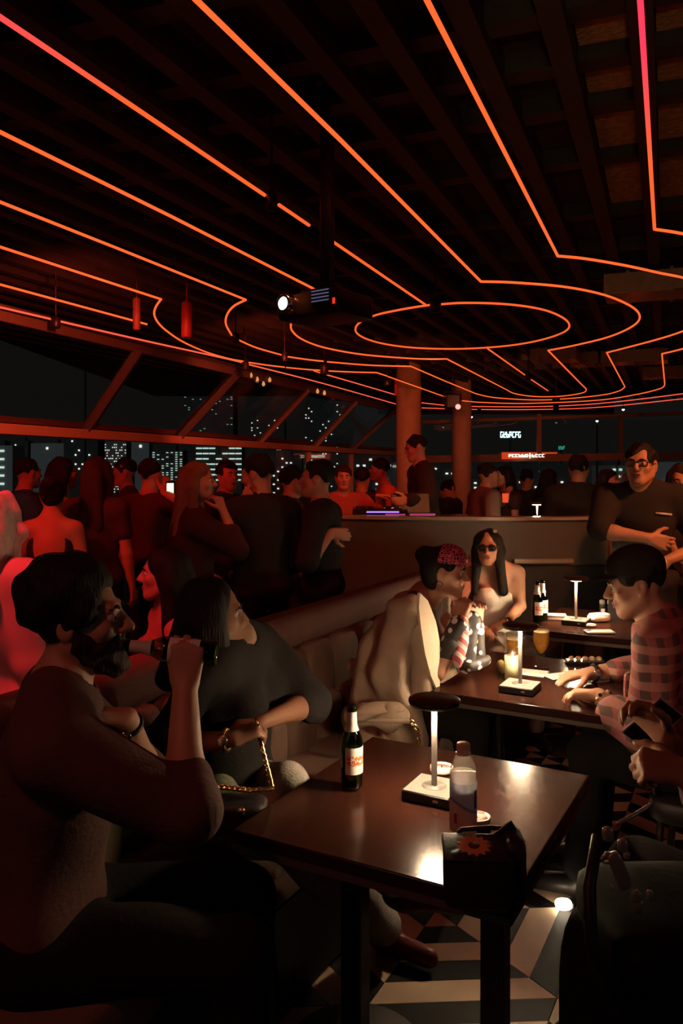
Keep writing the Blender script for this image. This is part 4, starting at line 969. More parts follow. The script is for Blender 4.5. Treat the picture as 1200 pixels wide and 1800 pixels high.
bottle(pln(944, 1094, TZ), 'left of the two green bottles on the far table', rz=R(20)); bottle(pln(953, 1090, TZ), 'right of the two green bottles on the far table', rz=R(50))
# water bottle
wl = pln(814, 1478, TZ)
t = thing('water_bottle', 'clear plastic water bottle with pale blue label on the nearest table', 'bottle', wl)
obj('body', lathe(BM(), [(0, .004), (.024, .0), (.031, .008), (.032, .03), (.0315, .10), (.032, .158), (.030, .176), (.022, .196), (.0145, .206), (.0135, .214)], 36), PET, t, True)
obj('water', lathe(BM(), [(0, .008), (.029, .010), (.0295, .165), (0, .165)], 30), glassy('water', (.95, .93, .92), .5, .05, .4, (.95, .82, .76)), t, True)
obj('neck_ring', lathe(BM(), [(.0175, .207), (.0175, .211)], 28), WHITEP, t, True)
cap = lathe(BM(), [(.0155, .212), (.0162, .214), (.0162, .230), (.0145, .233), (0, .2335)], 40); obj('cap', cap, thin(mat('peach_white_cap', (.85, .62, .48), .45), .4), t, True)
WLAB = bpy.data.materials.new('water_label'); WLAB.use_nodes = True; nt, b_ = nodes_of(WLAB)
tc = nt.nodes.new('ShaderNodeTexCoord'); sx = nt.nodes.new('ShaderNodeSeparateXYZ'); nt.links.new(tc.outputs['Object'], sx.inputs[0])
r_ = nt.nodes.new('ShaderNodeValToRGB'); r_.color_ramp.interpolation = 'EASE'
els = r_.color_ramp.elements; els[0].position = 0; els[0].color = (.95, .64, .58, 1); els[1].position = 1; els[1].color = (.75, .86, 1, 1)
e = els.new(.44); e.color = (.95, .66, .60, 1); e = els.new(.50); e.color = (.30, .30, .65, 1); e = els.new(.56); e.color = (.66, .80, 1, 1)
mr = nt.nodes.new('ShaderNodeMapRange'); mr.inputs[1].default_value = .035; mr.inputs[2].default_value = .145; nt.links.new(sx.outputs['Z'], mr.inputs[0])
ad = nt.nodes.new('ShaderNodeMath'); ad.operation = 'MULTIPLY_ADD'; ad.inputs[1].default_value = 5; nt.links.new(sx.outputs['X'], ad.inputs[0]); nt.links.new(mr.outputs[0], ad.inputs[2])
nt.links.new(ad.outputs[0], r_.inputs[0]); nt.links.new(r_.outputs[0], b_.inputs['Base Color']); b_.inputs['Roughness'].default_value = .4
thin(WLAB, .8)
obj('label', lathe(BM(), [(.0326, .03), (.0322, .10), (.0326, .145)], 36, cap=False), WLAB, t, True)
obj('printed_swoosh', lathe(BM(), [(.0330, .085), (.0330, .128)], 8, arc=(R(-48), R(-32))), mat('print_navy', (.03, .03, .18), .5), t, True)
obj('printed_mark', lathe(BM(), [(.0331, .052), (.0331, .076)], 5, arc=(R(-140), R(-125))), mat('print_red', (.5, .05, .06), .5), t, True)
# coasters / tea light dishes
DISH = mat('frosted_dish', (.85, .72, .64), .4)
for px_, py_, lab in ((776, 1357, 'round frosted candle dish behind the lamp of the nearest table'), (838, 1447, 'round frosted candle dish behind the water bottle')):
    t = thing('candle_dish', lab, 'dish', pln(px_, py_, TZ), 0, 'frosted candle dishes')
    obj('dish', lathe(BM(), [(0, 0), (.030, 0), (.034, .006), (.034, .018), (.030, .019), (.029, .010), (0, .009)], 30), DISH, t, True)
    obj('wax', lathe(BM(), [(.027, .0095), (.027, .0135), (0, .0135)], 24), mat('pink_wax', (.8, .5, .46), .5), t, True); obj('wick', lathe(BM(), [(.0015, .0135), (.0015, .019)], 6), BLK, t)
# black bag with the orange flower
t = thing('handbag', 'black leather handbag with an orange flower emblem on the nearest table', 'bag', pln(846, 1604, TZ) + Vector((.0, .035, 0)), R(-4)); t.scale = (1, 1, .77)
superb = superell(BM(), (0, 0, .075), (.072, .040, .075), .3, 28, 14); obj('body', superb, LEATHER, t, True)
obj('flap', box(BM(), (-.006, .0, .146), (.135, .088, .012), bev=.005, M=Matrix.Rotation(R(14), 4, 'X')), LEATHER, t, True)
fb = BM(); n_ = 13; MF = Matrix.Translation((-.010, -.004, .1535)) @ Matrix.Rotation(R(14), 4, 'X')
ctr = []
for i in range(n_ * 2):
    r_ = .036 if i % 2 == 0 else .027; a_ = math.pi * i / n_; ctr.append((r_ * math.cos(a_), r_ * .95 * math.sin(a_)))
prism(fb, ctr, 0, .003); bmesh.ops.transform(fb, matrix=MF, verts=fb.verts); fo = obj('flower_emblem', fb, mat('orange_enamel', (.85, .30, .10), .6), t)
obj('flower_centre', lathe(BM(), [(.012, .003), (.011, .0055), (0, .006)], 16, M=MF), mat('dark_red_enamel', (.12, .02, .015), .8), t, True)
obj('gusset', superell(BM(), (.075, .03, .085), (.022, .045, .085), .35), LEATHER, t, True)
obj('strap', tube(BM(), [(-.06, .03, .14), (-.03, .05, .165), (.03, .055, .17), (.07, .05, .17)], .006, 8), LEATHER, t, True)
t = thing('phone', 'phone with silver edge leaning in the black handbag', 'phone', pln(846, 1604, TZ) + Vector((.050, .075, .098)), R(10))
obj('case', box(BM(), (0, 0, 0), (.055, .008, .10), bev=.003, M=Matrix.Rotation(R(55), 4, 'Y')), BLKGLOSS, t); obj('metal_edge', box(BM(), (0, -.001, 0), (.058, .004, .102), bev=.001, M=Matrix.Rotation(R(55), 4, 'Y')), CHROME, t)
# middle table: glasses and small things
def beer_goblet(loc, lab):
    t = thing('beer_goblet', lab, 'glass', loc)
    obj('bowl', lathe(BM(), [(.005, .0), (.034, .001), (.035, .004), (.012, .010), (.007, .018), (.0085, .035), (.007, .050), (.010, .058), (.026, .078), (.036, .105), (.0375, .125), (.034, .160), (.032, .175)], 36), GLASS, t, True)
    obj('beer', lathe(BM(), [(0, .058), (.009, .060), (.0245, .080), (.0345, .106), (.036, .125), (.0335, .155), (0, .155)], 32), BEER, t, True)
    obj('foam', lathe(BM(), [(.0333, .155), (.0325, .163), (0, .162)], 28), mat('beer_foam', (.9, .7, .42), .8), t, True)
beer_goblet(pln(951, 1172, TZ), 'stemmed goblet of amber beer on the middle table')
t = thing('beer_glass', 'straight glass of amber beer behind the middle table lamp', 'glass', pln(904, 1172, TZ))
obj('glass', lathe(BM(), [(0, .002), (.026, .0), (.030, .05), (.036, .135), (.0355, .145)], 32), GLASS, t, True); obj('beer', lathe(BM(), [(0, .006), (.0245, .006), (.0285, .05), (.034, .122), (0, .122)], 28), BEER, t, True)
obj('foam', lathe(BM(), [(.0338, .122), (.034, .128), (0, .128)], 28), mat('beer_foam', (.9, .7, .42), .8), t, True)
t = thing('cocktail_glass', 'tall glass of cloudy lemon drink with ice beside the middle lamp', 'glass', pln(899, 1197, TZ))
obj('glass', lathe(BM(), [(0, .002), (.029, .0), (.0305, .01), (.032, .14)], 32), GLASS, t, True); obj('drink', lathe(BM(), [(0, .006), (.028, .006), (.0302, .105), (0, .105)], 28), LEMON, t, True)
for k, (dx, dy, dz, a_) in enumerate(((.008, .004, .112, .4), (-.010, -.006, .110, 1.0), (.002, -.012, .118, .2))):
    obj('ice_cube', box(BM(), (dx, dy, dz), (.020, .020, .020), rz=a_, bev=.003), PET, t, True)
t = thing('lemon_wedge', 'pale lemon wedge lying against the tall cloudy drink', 'lemon', pln(879, 1183, TZ), R(20))
obj('flesh', lathe(BM(), [(0, 0), (.026, 0), (.026, .014), (0, .014)], 20, arc=(0, 2 * math.pi), M=Matrix.Translation((0, 0, .026)) @ Matrix.Rotation(R(80), 4, 'Y')), mat('lemon_flesh', (.9, .8, .42), .5), t, True)
obj('rind', lathe(BM(), [(.0265, -.001), (.028, .001), (.028, .013), (.0265, .015)], 20, cap=False, M=Matrix.Translation((0, 0, .026)) @ Matrix.Rotation(R(80), 4, 'Y')), mat('lemon_rind', (.75, .6, .12), .5), t, True)
t = thing('menu_card', 'white menu card lying under the hands on the middle table', 'card', pln(992, 1188, TZ), R(20)); obj('sheet', box(BM(), (0, 0, .002), (.17, .085, .003)), PAPER, t)
obj('cover', box(BM(), (.03, -.01, .0045), (.10, .06, .002), rz=.2), mat('cream_card', (.8, .7, .6), .7), t)
t = thing('paper_napkin', 'glowing white paper napkin by the goblet foot', 'napkin', pln(936, 1183, TZ), R(-30)); obj('layer', box(BM(), (0, 0, .001), (.12, .10, .002)), PAPER, t); obj('fold', box(BM(), (.01, .012, .0032), (.10, .07, .002), rz=.12), PAPER, t)
t = thing('snack_tray', 'black tray holding a row of pale round snacks', 'tray', pln(1028, 1165, TZ), R(-4))
obj('tray', box(BM(), (0, 0, .006), (.17, .07, .012), bev=.004), BLKGLOSS, t)
for k in range(5):
    bm = BM(); bmesh.ops.create_uvsphere(bm, u_segments=12, v_segments=8, radius=.014); bmesh.ops.scale(bm, vec=(1, 1, .7), verts=bm.verts); bmesh.ops.translate(bm, vec=(-.06 + .03 * k, 0, .02), verts=bm.verts)
    o = obj('snack', bm, mat('pale_snack', (.6, .42, .25), .6), None, True); o.location = t.location; o.rotation_euler = t.rotation_euler
    tag(o, ('first', 'second', 'third', 'fourth', 'fifth')[k] + ' pale round snack from the left in the black tray', 'snack', 'round snacks in the tray')
# far table things
t = thing('white_dish', 'white rectangular dish left of the far table lamp', 'dish', pln(973, 1088, TZ), R(-10)); obj('dish', box(BM(), (0, 0, .012), (.13, .08, .024), bev=.006), WHITEP, t, True); obj('rim', box(BM(), (0, 0, .025), (.14, .09, .004), bev=.002), WHITEP, t)
t = thing('white_dish', 'white oval dish right of the far table lamp', 'dish', pln(1052, 1092, TZ), R(15)); obj('dish', superell(BM(), (0, 0, .02), (.062, .04, .02), .5), WHITEP, t, True); obj('lid', superell(BM(), (.004, .0, .038), (.058, .036, .008), .5), WHITEP, t, True)
t = thing('phone', 'white phone lying at the front edge of the far table', 'phone', pln(1053, 1112, TZ), R(2)); obj('case', box(BM(), (0, 0, .005), (.15, .075, .009), bev=.003), WHITEP, t, True); obj('camera_bump', box(BM(), (-.055, .015, .0105), (.025, .025, .003), bev=.001), mat('grey_lens', (.3, .28, .27), .3), t)
t = thing('paper_napkin', 'white paper napkin between far lamp base and right dish', 'napkin', pln(1036, 1100, TZ), 0); obj('layer', lathe(BM(), [(.035, 0), (.036, .008), (.0, .009)], 24), PAPER, t, True); obj('fold', box(BM(), (.0, .0, .010), (.04, .03, .002), rz=.3), PAPER, t)
for k, px_ in enumerate((1058, 1072)):
    t = thing('salt_shaker' if k == 0 else 'pepper_shaker', ('left' if k == 0 else 'right') + ' of two small dark glass shakers at the back of the far table', 'shaker', pln(px_, 1078, TZ), 0, 'table shakers')
    obj('jar', lathe(BM(), [(0, 0), (.018, 0), (.018, .05), (.015, .056)], 18), mat('smoked_jar', (.05, .045, .04), .15), t, True); obj('label', lathe(BM(), [(.0184, .012), (.0184, .030)], 8, arc=(R(-130), R(-50))), PAPER, t, True); obj('cap', lathe(BM(), [(.0165, .056), (.0165, .075), (.013, .08), (0, .081)], 18), mat('grey_cap', (.3, .28, .25), .4), t, True)
# bright pocket light on the floor
t = thing('floor_light', 'small blazing white light lying on the floor tiles at right', 'light', pln(990, 1600, 0)); obj('lens', superell(BM(), (0, 0, .022), (.03, .022, .018), .7), emit('torch', (1, .80, .55), 11), t, True); obj('body', box(BM(), (.06, .02, .015), (.08, .05, .028), rz=.4, bev=.006), BLK, t, True)
# water glass at the left end of the nearest table
t = thing('water_glass', 'small clear glass glinting beside the chain strap', 'glass', pq(-1.30, 1.62, SEAT)); obj('glass', lathe(BM(), [(0, .003), (.028, 0), (.033, .09), (.031, .09), (.027, .008)], 28), GLASS, t, True); obj('water', lathe(BM(), [(0, .009), (.0265, .009), (.029, .045), (0, .045)], 24), glassy('water_clear', (.95, .95, .95), .6), t, True)

# ================================================================ PEOPLE AT THE TABLES
def ring(bm, c, axis, r, th, seg=20):
    a = nrm(axis); u = a.orthogonal().normalized(); v = a.cross(u)
    return tube(bm, [Vector(c) + (u * math.cos(2 * math.pi * k / seg) + v * math.sin(2 * math.pi * k / seg)) * r for k in range(seg)], th, 8, True)
def watch(ctx, sg, m=BLK, name='watch', r=.031, t=.3):
    W, E = ctx['j']['W%d' % sg], ctx['j']['E%d' % sg]; c = W.lerp(E, .08); ax = W - E
    part(ctx, name, ring(BM(), c, ax, r, .007), m)
    n_ = Vector((0, -1, .3)); n_ = nrm(n_ - nrm(ax) * n_.dot(nrm(ax)))
    M = Matrix.Translation(c + n_ * r) @ n_.to_track_quat('Z', 'Y').to_matrix().to_4x4()
    part(ctx, name + '_face', lathe(BM(), [(.016, -.003), (.016, .005), (.013, .006), (0, .006)], 18, M=M), CHROME)
def glasses(ctx, m, lens, big=1.0):
    hp, hs = ctx['hp'], ctx['hs']
    for sg in (-1, 1):
        c = hp(sg * .032, .098, .004); part(ctx, 'lens_frame', tube(BM(), [c + (ctx['hr'] * math.copysign(abs(math.cos(a)) ** .6, math.cos(a)) * .026 + ctx['hup'] * math.copysign(abs(math.sin(a)) ** .6, math.sin(a)) * .017) * hs * big for a in [k * math.pi / 10 for k in range(20)]], .0025, 6, True), m)
        M = Matrix.Translation(c) @ ctx['hf'].to_track_quat('Z', 'Y').to_matrix().to_4x4()
        part(ctx, 'lens', lathe(BM(), [(.0225 * hs * big, -.001), (.0225 * hs * big, .001), (0, .0015)], 20, M=M @ Matrix.Diagonal((1.08, .75, 1, 1))), lens)
        part(ctx, 'temple', tube(BM(), [hp(sg * .054, .095, .008), hp(sg * .078, .06, .008), hp(sg * .080, -.015, .010)], .0025, 6), m)
    part(ctx, 'bridge', tube(BM(), [hp(-.012, .1, .008), hp(0, .104, .011), hp(.012, .1, .008)], .0025, 6), m)
def earring(ctx, sg, m=CHROME):
    part(ctx, 'earring', ring(BM(), ctx['hp'](sg * .080, -.01, -.045), (0, 1, 0), .010, .002, 14), m)
def nails(ctx, sg):
    for i in range(4):
        p = ctx['j']['T%d_%d' % (sg, i)]; b = BM(); bmesh.ops.create_uvsphere(b, u_segments=8, v_segments=6, radius=.005); bmesh.ops.translate(b, vec=p + Vector((0, -.004, .004)), verts=b.verts); part(ctx, 'fingernail', b, NAIL)

# bearded man drinking
hd = pix(140, 1088, 1.93); mouth = hd + Vector((.105, .006, -.064)); bdir = Vector((-.995, .0, .09)).normalized()
grip = mouth - bdir * .150
def ex_beard(c):
    watch(c, -1, BLK); nails(c, 1)
person('bearded man in rust brown shirt drinking from a beer bottle at lower left', -.69, 1.90, 86, 1.84, sit=.46, lean=3, twist=14, hpitch=3, headat=hd,
       armR=dict(w=grip + Vector((.0, -.030, -.078)), pole=(.75, -.25, -1), fd=(.05, .12, 1), pn=(0, 1, -.1), curl=(62, 72, 40), thumb=(.75, .35, .55), tc=.4),
       armL=dict(w=pix(222, 1264, 1.93), pole=(.9, .1, -1), fd=(-.75, -.35, .25), pn=(-.5, -.2, -.8), curl=(35, 40, 25)),
       top=dict(mat=RUST, sleeve=(1.05, 1.22), t=.026, fold=.010, ff=20, hem=-.06, collar=True), bottom=dict(mat=NAVY, fold=.007, t=.016), hair=dict(style='afro', mat=HBLACK), beard=hairmat('beard_dark', (.028, .014, .008)), vox=.0062, extra=ex_beard, seed=1)
mq = Vector((0, 0, 1)).rotation_difference(bdir).to_matrix().to_4x4()
bt = mouth - bdir * .226; bottle(bt, 'beer bottle with white neck foil held level at the bearded man\'s mouth', mq)
# black-haired woman beside him
def ex_w2(c):
    watch(c, 1, GOLD, 'bracelet', .028)
person('black-haired woman in black top and washed jeans seated beside the bearded man', *pq(-1.52, 2.08).xy, 112, 1.64, fem=True, sit=.50, lean=2, hyaw=-26, headat=pix(376, 1080, 2.5),
       armL=dict(w=pix(462, 1268, 2.40), pole=(1, .1, -.55), fd=(-.8, -.3, -.15), pn=(0, .3, -1), curl=(40, 45, 30)),
       armR=dict(w=pix(408, 1300, 2.24), pole=(-.7, -.3, -.6), fd=(.75, .3, .25), pn=(0, .2, -1), curl=(45, 50, 30)),
       top=dict(mat=BLACKCL, sleeve=(1.05, 1.3), t=.018, fold=.009, hem=-.015), bottom=dict(mat=DENIM, t=.020, fold=.011), shoes=REDSHOE, skin=SKIN2, hair=dict(style='long', mat=HBLACK, len=.16, lock=.028, vol=1.1),
       knees=((-.145, 2.415, .655), (-.10, 2.25, .57)), ankles=((.19, 2.36, .42), (.155, 2.70, .09)), vox=.0068, extra=ex_w2, seed=2)
t = thing('chain_bag', 'small black evening bag with gold chain strap on the jeans woman\'s lap', 'bag', pix(415, 1412, 2.20)); o_ = t.location
obj('body', superell(BM(), (0, 0, -.03), (.085, .05, .045), .4), LEATHER, t, True); obj('clasp', lathe(BM(), [(.012, 0), (.012, .008), (0, .009)], 16, M=Matrix.Translation((.02, -.05, 0)) @ Matrix.Rotation(R(90), 4, 'X')), GOLD, t, True)
def chain(pts, n, r, parent, off, name='chain_link'):
    P_ = [Vector(p) for p in pts]; L = [0]
    for a, b in zip(P_, P_[1:]): L.append(L[-1] + (b - a).length)
    bm = ring(BM(), (0, 0, 0), (1, 0, 0), r, r * .35, 8); me = bpy.data.meshes.new(name); bm.to_mesh(me); bm.free(); me.materials.append(GOLD)
    for i in range(n):
        d = L[-1] * (i + .5) / n; k = max(j for j in range(len(L) - 1) if L[j] <= d); u = (d - L[k]) / (L[k + 1] - L[k]); p = P_[k].lerp(P_[k + 1], u); dr = P_[k + 1] - P_[k]
        o = bpy.data.objects.new(name, me); COL.objects.link(o); o.parent = parent; o.location = p - off; o.rotation_euler = (dr.to_track_quat('Z', 'Y') @ Matrix.Rotation(R(90) * (i % 2), 3, 'Z').to_quaternion()).to_euler()
        o.scale = (1, 1, 1.35)
chain([pix(450, 1266, 2.27), pix(462, 1320, 2.24), pix(478, 1384, 2.20)], 26, .0060, t, o_); chain([pix(478, 1386, 2.20), pix(440, 1389, 2.19), pix(385, 1383, 2.18)], 20, .0060, t, o_)

# woman in the beige jacket
def drape(x, y, z):
    u_ = x * .86 - y * .3
    return .013 * np.sin(62 * u_ + 9 * z + 1.6 * np.sin(11 * z)) * np.clip((1.06 - z) * 4, .15, 1) + .009 * np.sin(27 * u_ - 14 * z + .6) + .006 * np.sin(40 * z + 30 * u_)
def ex_jacket(c):
    N, SC, P, u, rt, ft, s = c['N'], c['SC'], c['P'], c['u'], c['rt'], c['ft'], c['s']; Z = Vector((0, 0, 1)); hp = c['hp']
    G = Field(); G.cone(SC - rt * .16, SC + rt * .16, .07, k=.04)
    G.ell(SC - u * .16 - ft * .03, (.185, .115, .24), c['TB'], .05); G.ell(P + u * .12 - ft * .03, (.23, .165, .22), c['TB'], .06)
    for sg in (-1, 1):
        A = c['j']['A%d' % sg] + rt * sg * .02; G.cone(A, A - Z * .22 + rt * sg * .07 - ft * .03, .078, .07, .05); G.cone(A - Z * .22 + rt * sg * .07 - ft * .03, A - Z * .46 + rt * sg * .05 + ft * .06, .07, .058, .04)
    G.cone(P + rt * .20 - Z * .02, P + rt * .33 + ft * .10 - Z * .045, .075, .055, .05); G.cone(P - rt * .2, P + rt * .2, .10, k=.05)
    G.ell(SC - u * .14 + ft * .17, (.105, .13, .42), c['TB'], .02, True)
    jk = link('jacket', G.mesh('jacket', .0085, c['off'], drape), BEIGE, c['root'])
    lp_ = [(738, 1042), (752, 1056), (766, 1092), (773, 1130), (773, 1205), (768, 1212), (757, 1188), (747, 1150), (740, 1105), (736, 1068)]
    bm = BM(); LY = lambda a: 3.19 + (a - 736) * .0027; fr = [bm.verts.new(pix(a, b, LY(a))) for a, b in lp_]; bk = [bm.verts.new(pix(a, b, LY(a)) + Vector((-.009, .010, 0))) for a, b in lp_]; n_ = len(lp_)
    bm.faces.new(fr); bm.faces.new(bk[::-1])
    for k in range(n_): bm.faces.new((fr[k], bk[k], bk[(k + 1) % n_], fr[(k + 1) % n_]))
    bmesh.ops.recalc_face_normals(bm, faces=bm.faces); part(c, 'lapel', bm, mat('lamplit_beige_lapel', (.74, .62, .46), .8, bump=.2), False)  # lapel lighter than the jacket: lamp light put into its colour
    G = Field(); G.cone(pix(722, 1062, 3.36), pix(738, 1120, 3.29), .035, .040, .05); G.cone(pix(738, 1120, 3.29), pix(742, 1215, 3.29), .040, .045, .05); link('front_edge', G.mesh('front_edge', .007, c['off'], folds(78, .008, 30)), BEIGE, c['root'])
    G = Field(); G.ell(hp(0, .012, .062), np.array((.088, .092, .075)) * c['hs'], c['HB'], .01); G.ell(hp(0, .0, .0), np.array((.2, .2, .055)) * c['hs'], c['HB'], .006, True); G.ell(hp(0, -.10, .09), np.array((.12, .085, .12)) * c['hs'], c['HB'], .01, True)
    link('net_headscarf', G.mesh('net_headscarf', .006, c['off']), pattern('pink_net', 'net', (.75, .12, .22), (.05, .01, .015), 75, thr=.12), c['root'])
    earring(c, 1); earring(c, -1)
    a, b = c['j']['E1'], c['j']['W1']
    for k, (t0, m_) in enumerate(((.78, SPOT), (.45, SPOT))):
        p = a.lerp(b, t0); G = Field(); G.cone(p - (b - a) * .10, p + (b - a) * .10, .043, .046, .02); link('scarf_cuff', G.mesh('scarf_cuff', .006, c['off'], folds(5 + k, .006, 50)), m_, c['root'])
SPOT = pattern('black_white_heart_print', 'spots', (.85, .8, .74), (.02, .017, .017), 26, thr=.36)
STRIPE = pattern('pink_white_stripes', 'stripes', (.75, .18, .20), (.9, .78, .66), 12)
pR = pix(812, 1092, 3.33); pL = pix(838, 1092, 3.42)
person('woman in beige jacket and pink net headscarf leaning on the middle table', *pq(-1.53, 3.24).xy, 116, 1.66, fem=True, sit=.50, lean=20, hyaw=-14, hpitch=-4, headat=pix(781, 1006, 3.46),
       armR=dict(w=pR, pole=(.3, -.2, -1), fd=(.15, .3, 1), pn=(.55, .8, -.1), curl=(40, 50, 35)), armL=dict(w=pL, pole=(.3, .2, -1), fd=(-.05, -.25, 1), pn=(.2, -1, 0), curl=(40, 50, 35)),
       top=dict(mat=mat('dark_rust_top', (.13, .05, .035), .8), sleeve=0, t=.010), bottom=dict(mat=NAVY, t=.014), skin=SKIN, hair=dict(style='bun', mat=HBLACK, curl=1), vox=.0065, extra=ex_jacket, seed=3)
t = thing('silk_scarf', 'patterned silk scarf with pink stripes and white hearts hanging from the wrist', 'scarf', pix(806, 1172, 3.30))
F_ = Field(); a, b = pix(815, 1088, 3.31), pix(803, 1168, 3.28)
for k in range(7):
    m_ = a.lerp(b, (k + .5) / 7); F_.ell(m_, (.020 + .012 * math.sin(k / 6 * 3.1), .008, .030), [[.96, -.28, 0], [.28, .96, 0], [0, 0, 1]], .015)
link('striped_end', F_.mesh('striped_end', .006, t.location), STRIPE, t)
F_ = Field(); a, b = pix(822, 1080, 3.33), pix(808, 1178, 3.30)
for k in range(6):
    m_ = a.lerp(b, (k + .5) / 6); F_.ell(m_ + Vector((.022, .0, 0)), (.034, .014, .032), None, .015)
a, b = pix(835, 1090, 3.36), pix(846, 1165, 3.34)
for k in range(5):
    m_ = a.lerp(b, (k + .5) / 5); F_.ell(m_, (.026, .014, .032), None, .015)
link('heart_print_fold', F_.mesh('heart_print_fold', .006, t.location, folds(9, .005, 45)), SPOT, t)
F_ = Field(); F_.cone(pix(822, 1172, 3.3), pix(855, 1158, 3.34), .026, .022, .02); link('gathered_end', F_.mesh('gathered_end', .006, t.location, folds(19, .007, 50)), SPOT, t)
t = thing('clutch_bag', 'folded beige cloth clutch bag on the bench below the beige jacket', 'bag', pix(665, 1262, 3.04)); t.rotation_euler = (0, 0, -.15)
F_ = Field(); o_ = Vector(t.location); F_.ell(o_, (.125, .075, .040), None, .02); F_.ell(o_ + Vector((.04, 0, .01)), (.07, .06, .035), None, .02); link('body', F_.mesh('body', .007, o_, folds(41, .011, 45)), BEIGE, t)
F_ = Field(); F_.ell(o_ + Vector((-.01, -.01, .038)), (.115, .075, .018), None, .02); link('flap', F_.mesh('flap', .006, o_, folds(43, .012, 40)), BEIGE, t); obj('tie', tube(BM(), [(-.10, -.065, .01), (0, -.078, .015), (.11, -.06, .005)], .008, 8), BEIGE, t, True)
o_ = Vector(t.location); t2 = t; t2.rotation_euler = (0, 0, 0); chain([pix(722, 1268, 3.0), pix(733, 1285, 3.0), pix(736, 1310, 3.0)], 10, .0075, t, o_)

# woman with sunglasses
def ex_sun(c):
    glasses(c, BLK, mat('dark_lens', (.02, .012, .01), .08), 1.18); watch(c, -1, CHROME, 'bangle', .027)
    P, ft, rt, u, s = c['P'], c['ft'], c['rt'], c['u'], c['s']
    F_ = Field(); F_.ell(P + u * .05, (.176 * s, .124 * s, .020), np.array([rt, ft, u]), .005); link('belt', F_.mesh('belt', .007, c['off']), LEATHER, c['root'])
    q = P + u * .055 + ft * .128 * s
    part(c, 'belt_buckle', ring(BM(), q, ft, .022, .006, 16), CHROME); part(c, 'belt_buckle', ring(BM(), q + rt * .06, ft, .014, .004, 12), CHROME)
    part(c, 'hair_clip', superell(BM(), c['hp'](-.05, .03, .115), (.014, .014, .010), .7), mat('grey_clip', (.45, .42, .38), .3))
person('long-haired woman with sunglasses and white strapless top behind the middle table', *pq(-1.60, 4.96).xy, 172, 1.62, fem=True, sit=.42, lean=2, hyaw=22, headat=pix(857, 962, 5.0),
       armL=dict(w=pix(886, 1096, 4.78), pole=(1, .2, -.6), fd=(-.8, -.4, -.3), pn=(0, .2, -1), curl=(25, 30, 20)), armR=dict(w=pix(838, 1100, 4.74), pole=(-1, .2, -.4), fd=(.7, -.5, -.35), pn=(0, .2, -1), curl=(25, 30, 20)),
       top=dict(mat=WHITECL, kind='tube', sleeve=0, t=.008, fold=.003), bottom=dict(mat=mat('pale_denim', (.35, .30, .26), .9, bump=.3), t=.012), skin=SKIN, hair=dict(style='long', mat=HBLACK, len=.24, fwd=.03, lock=.02), vox=.0075, extra=ex_sun, seed=4)
# man in cap and checked shirt
def ex_cap(c):
    hp, hs, HB = c['hp'], c['hs'], c['HB']
    G = Field(); G.ell(hp(0, -.015, .062), np.array((.092, .108, .082)) * hs, HB, .02); G.ell(hp(0, 0, -.03), np.array((.2, .2, .075)) * hs, HB, .006, True)
    link('cap_crown', G.mesh('cap_crown', .006, c['off']), BLACKCL, c['root'])
    G = Field(); G.ell(hp(0, .075, .046), np.array((.072, .072, .010)) * hs, HB, .02); link('cap_brim', G.mesh('cap_brim', .005, c['off']), BLACKCL, c['root'])
    W, E = c['j']['W-1'], c['j']['E-1']; ce_ = W.lerp(E, .12); ax = nrm(E - W); u = ax.orthogonal().normalized(); v = ax.cross(u)
    for k in range(12):
        b = BM(); bmesh.ops.create_uvsphere(b, u_segments=10, v_segments=6, radius=.0075); bmesh.ops.translate(b, vec=ce_ + (u * math.cos(k * .5236) + v * math.sin(k * .5236)) * .033, verts=b.verts); part(c, 'bracelet_bead', b, mat('wood_bead', (.55, .36, .2), .35) if k % 3 else BLKGLOSS)
    watch(c, 1, BLK)
    b = superell(BM(), c['C'] + c['ft'] * .145 + c['rt'] * -.07, (.05, .012, .055), .4); part(c, 'breast_pocket', b, PLAID)
PLAID = plaid('plaid_shirt', (.32, .09, .08), (.11, .06, .055), (.48, .20, .17), 5.5)
person('man in black cap and red checked shirt leaning over the middle table', 1.36, 2.93, 300, 1.78, sit=.46, lean=24, hyaw=-16, hpitch=-14, headat=pix(1116, 1026, 3.05),
       armR=dict(w=pln(1036, 1184, .765), pole=(.6, .7, -.5), fd=(-1, -.12, -.06), pn=(0, 0, -1), curl=(14, 16, 12)), armL=dict(w=pln(1052, 1222, .77), pole=(.2, -.8, -.7), fd=(-.9, .4, -.04), pn=(0, 0, -1), curl=(28, 30, 20)),
       top=dict(mat=PLAID, sleeve=(1.58, 1.58), t=.026, st=.026, fold=.017, ff=26, hem=-.08, collar=True), bottom=dict(mat=NAVY, t=.014), hair=dict(style='short', mat=HBLACK), vox=.0066, extra=ex_cap, seed=5)
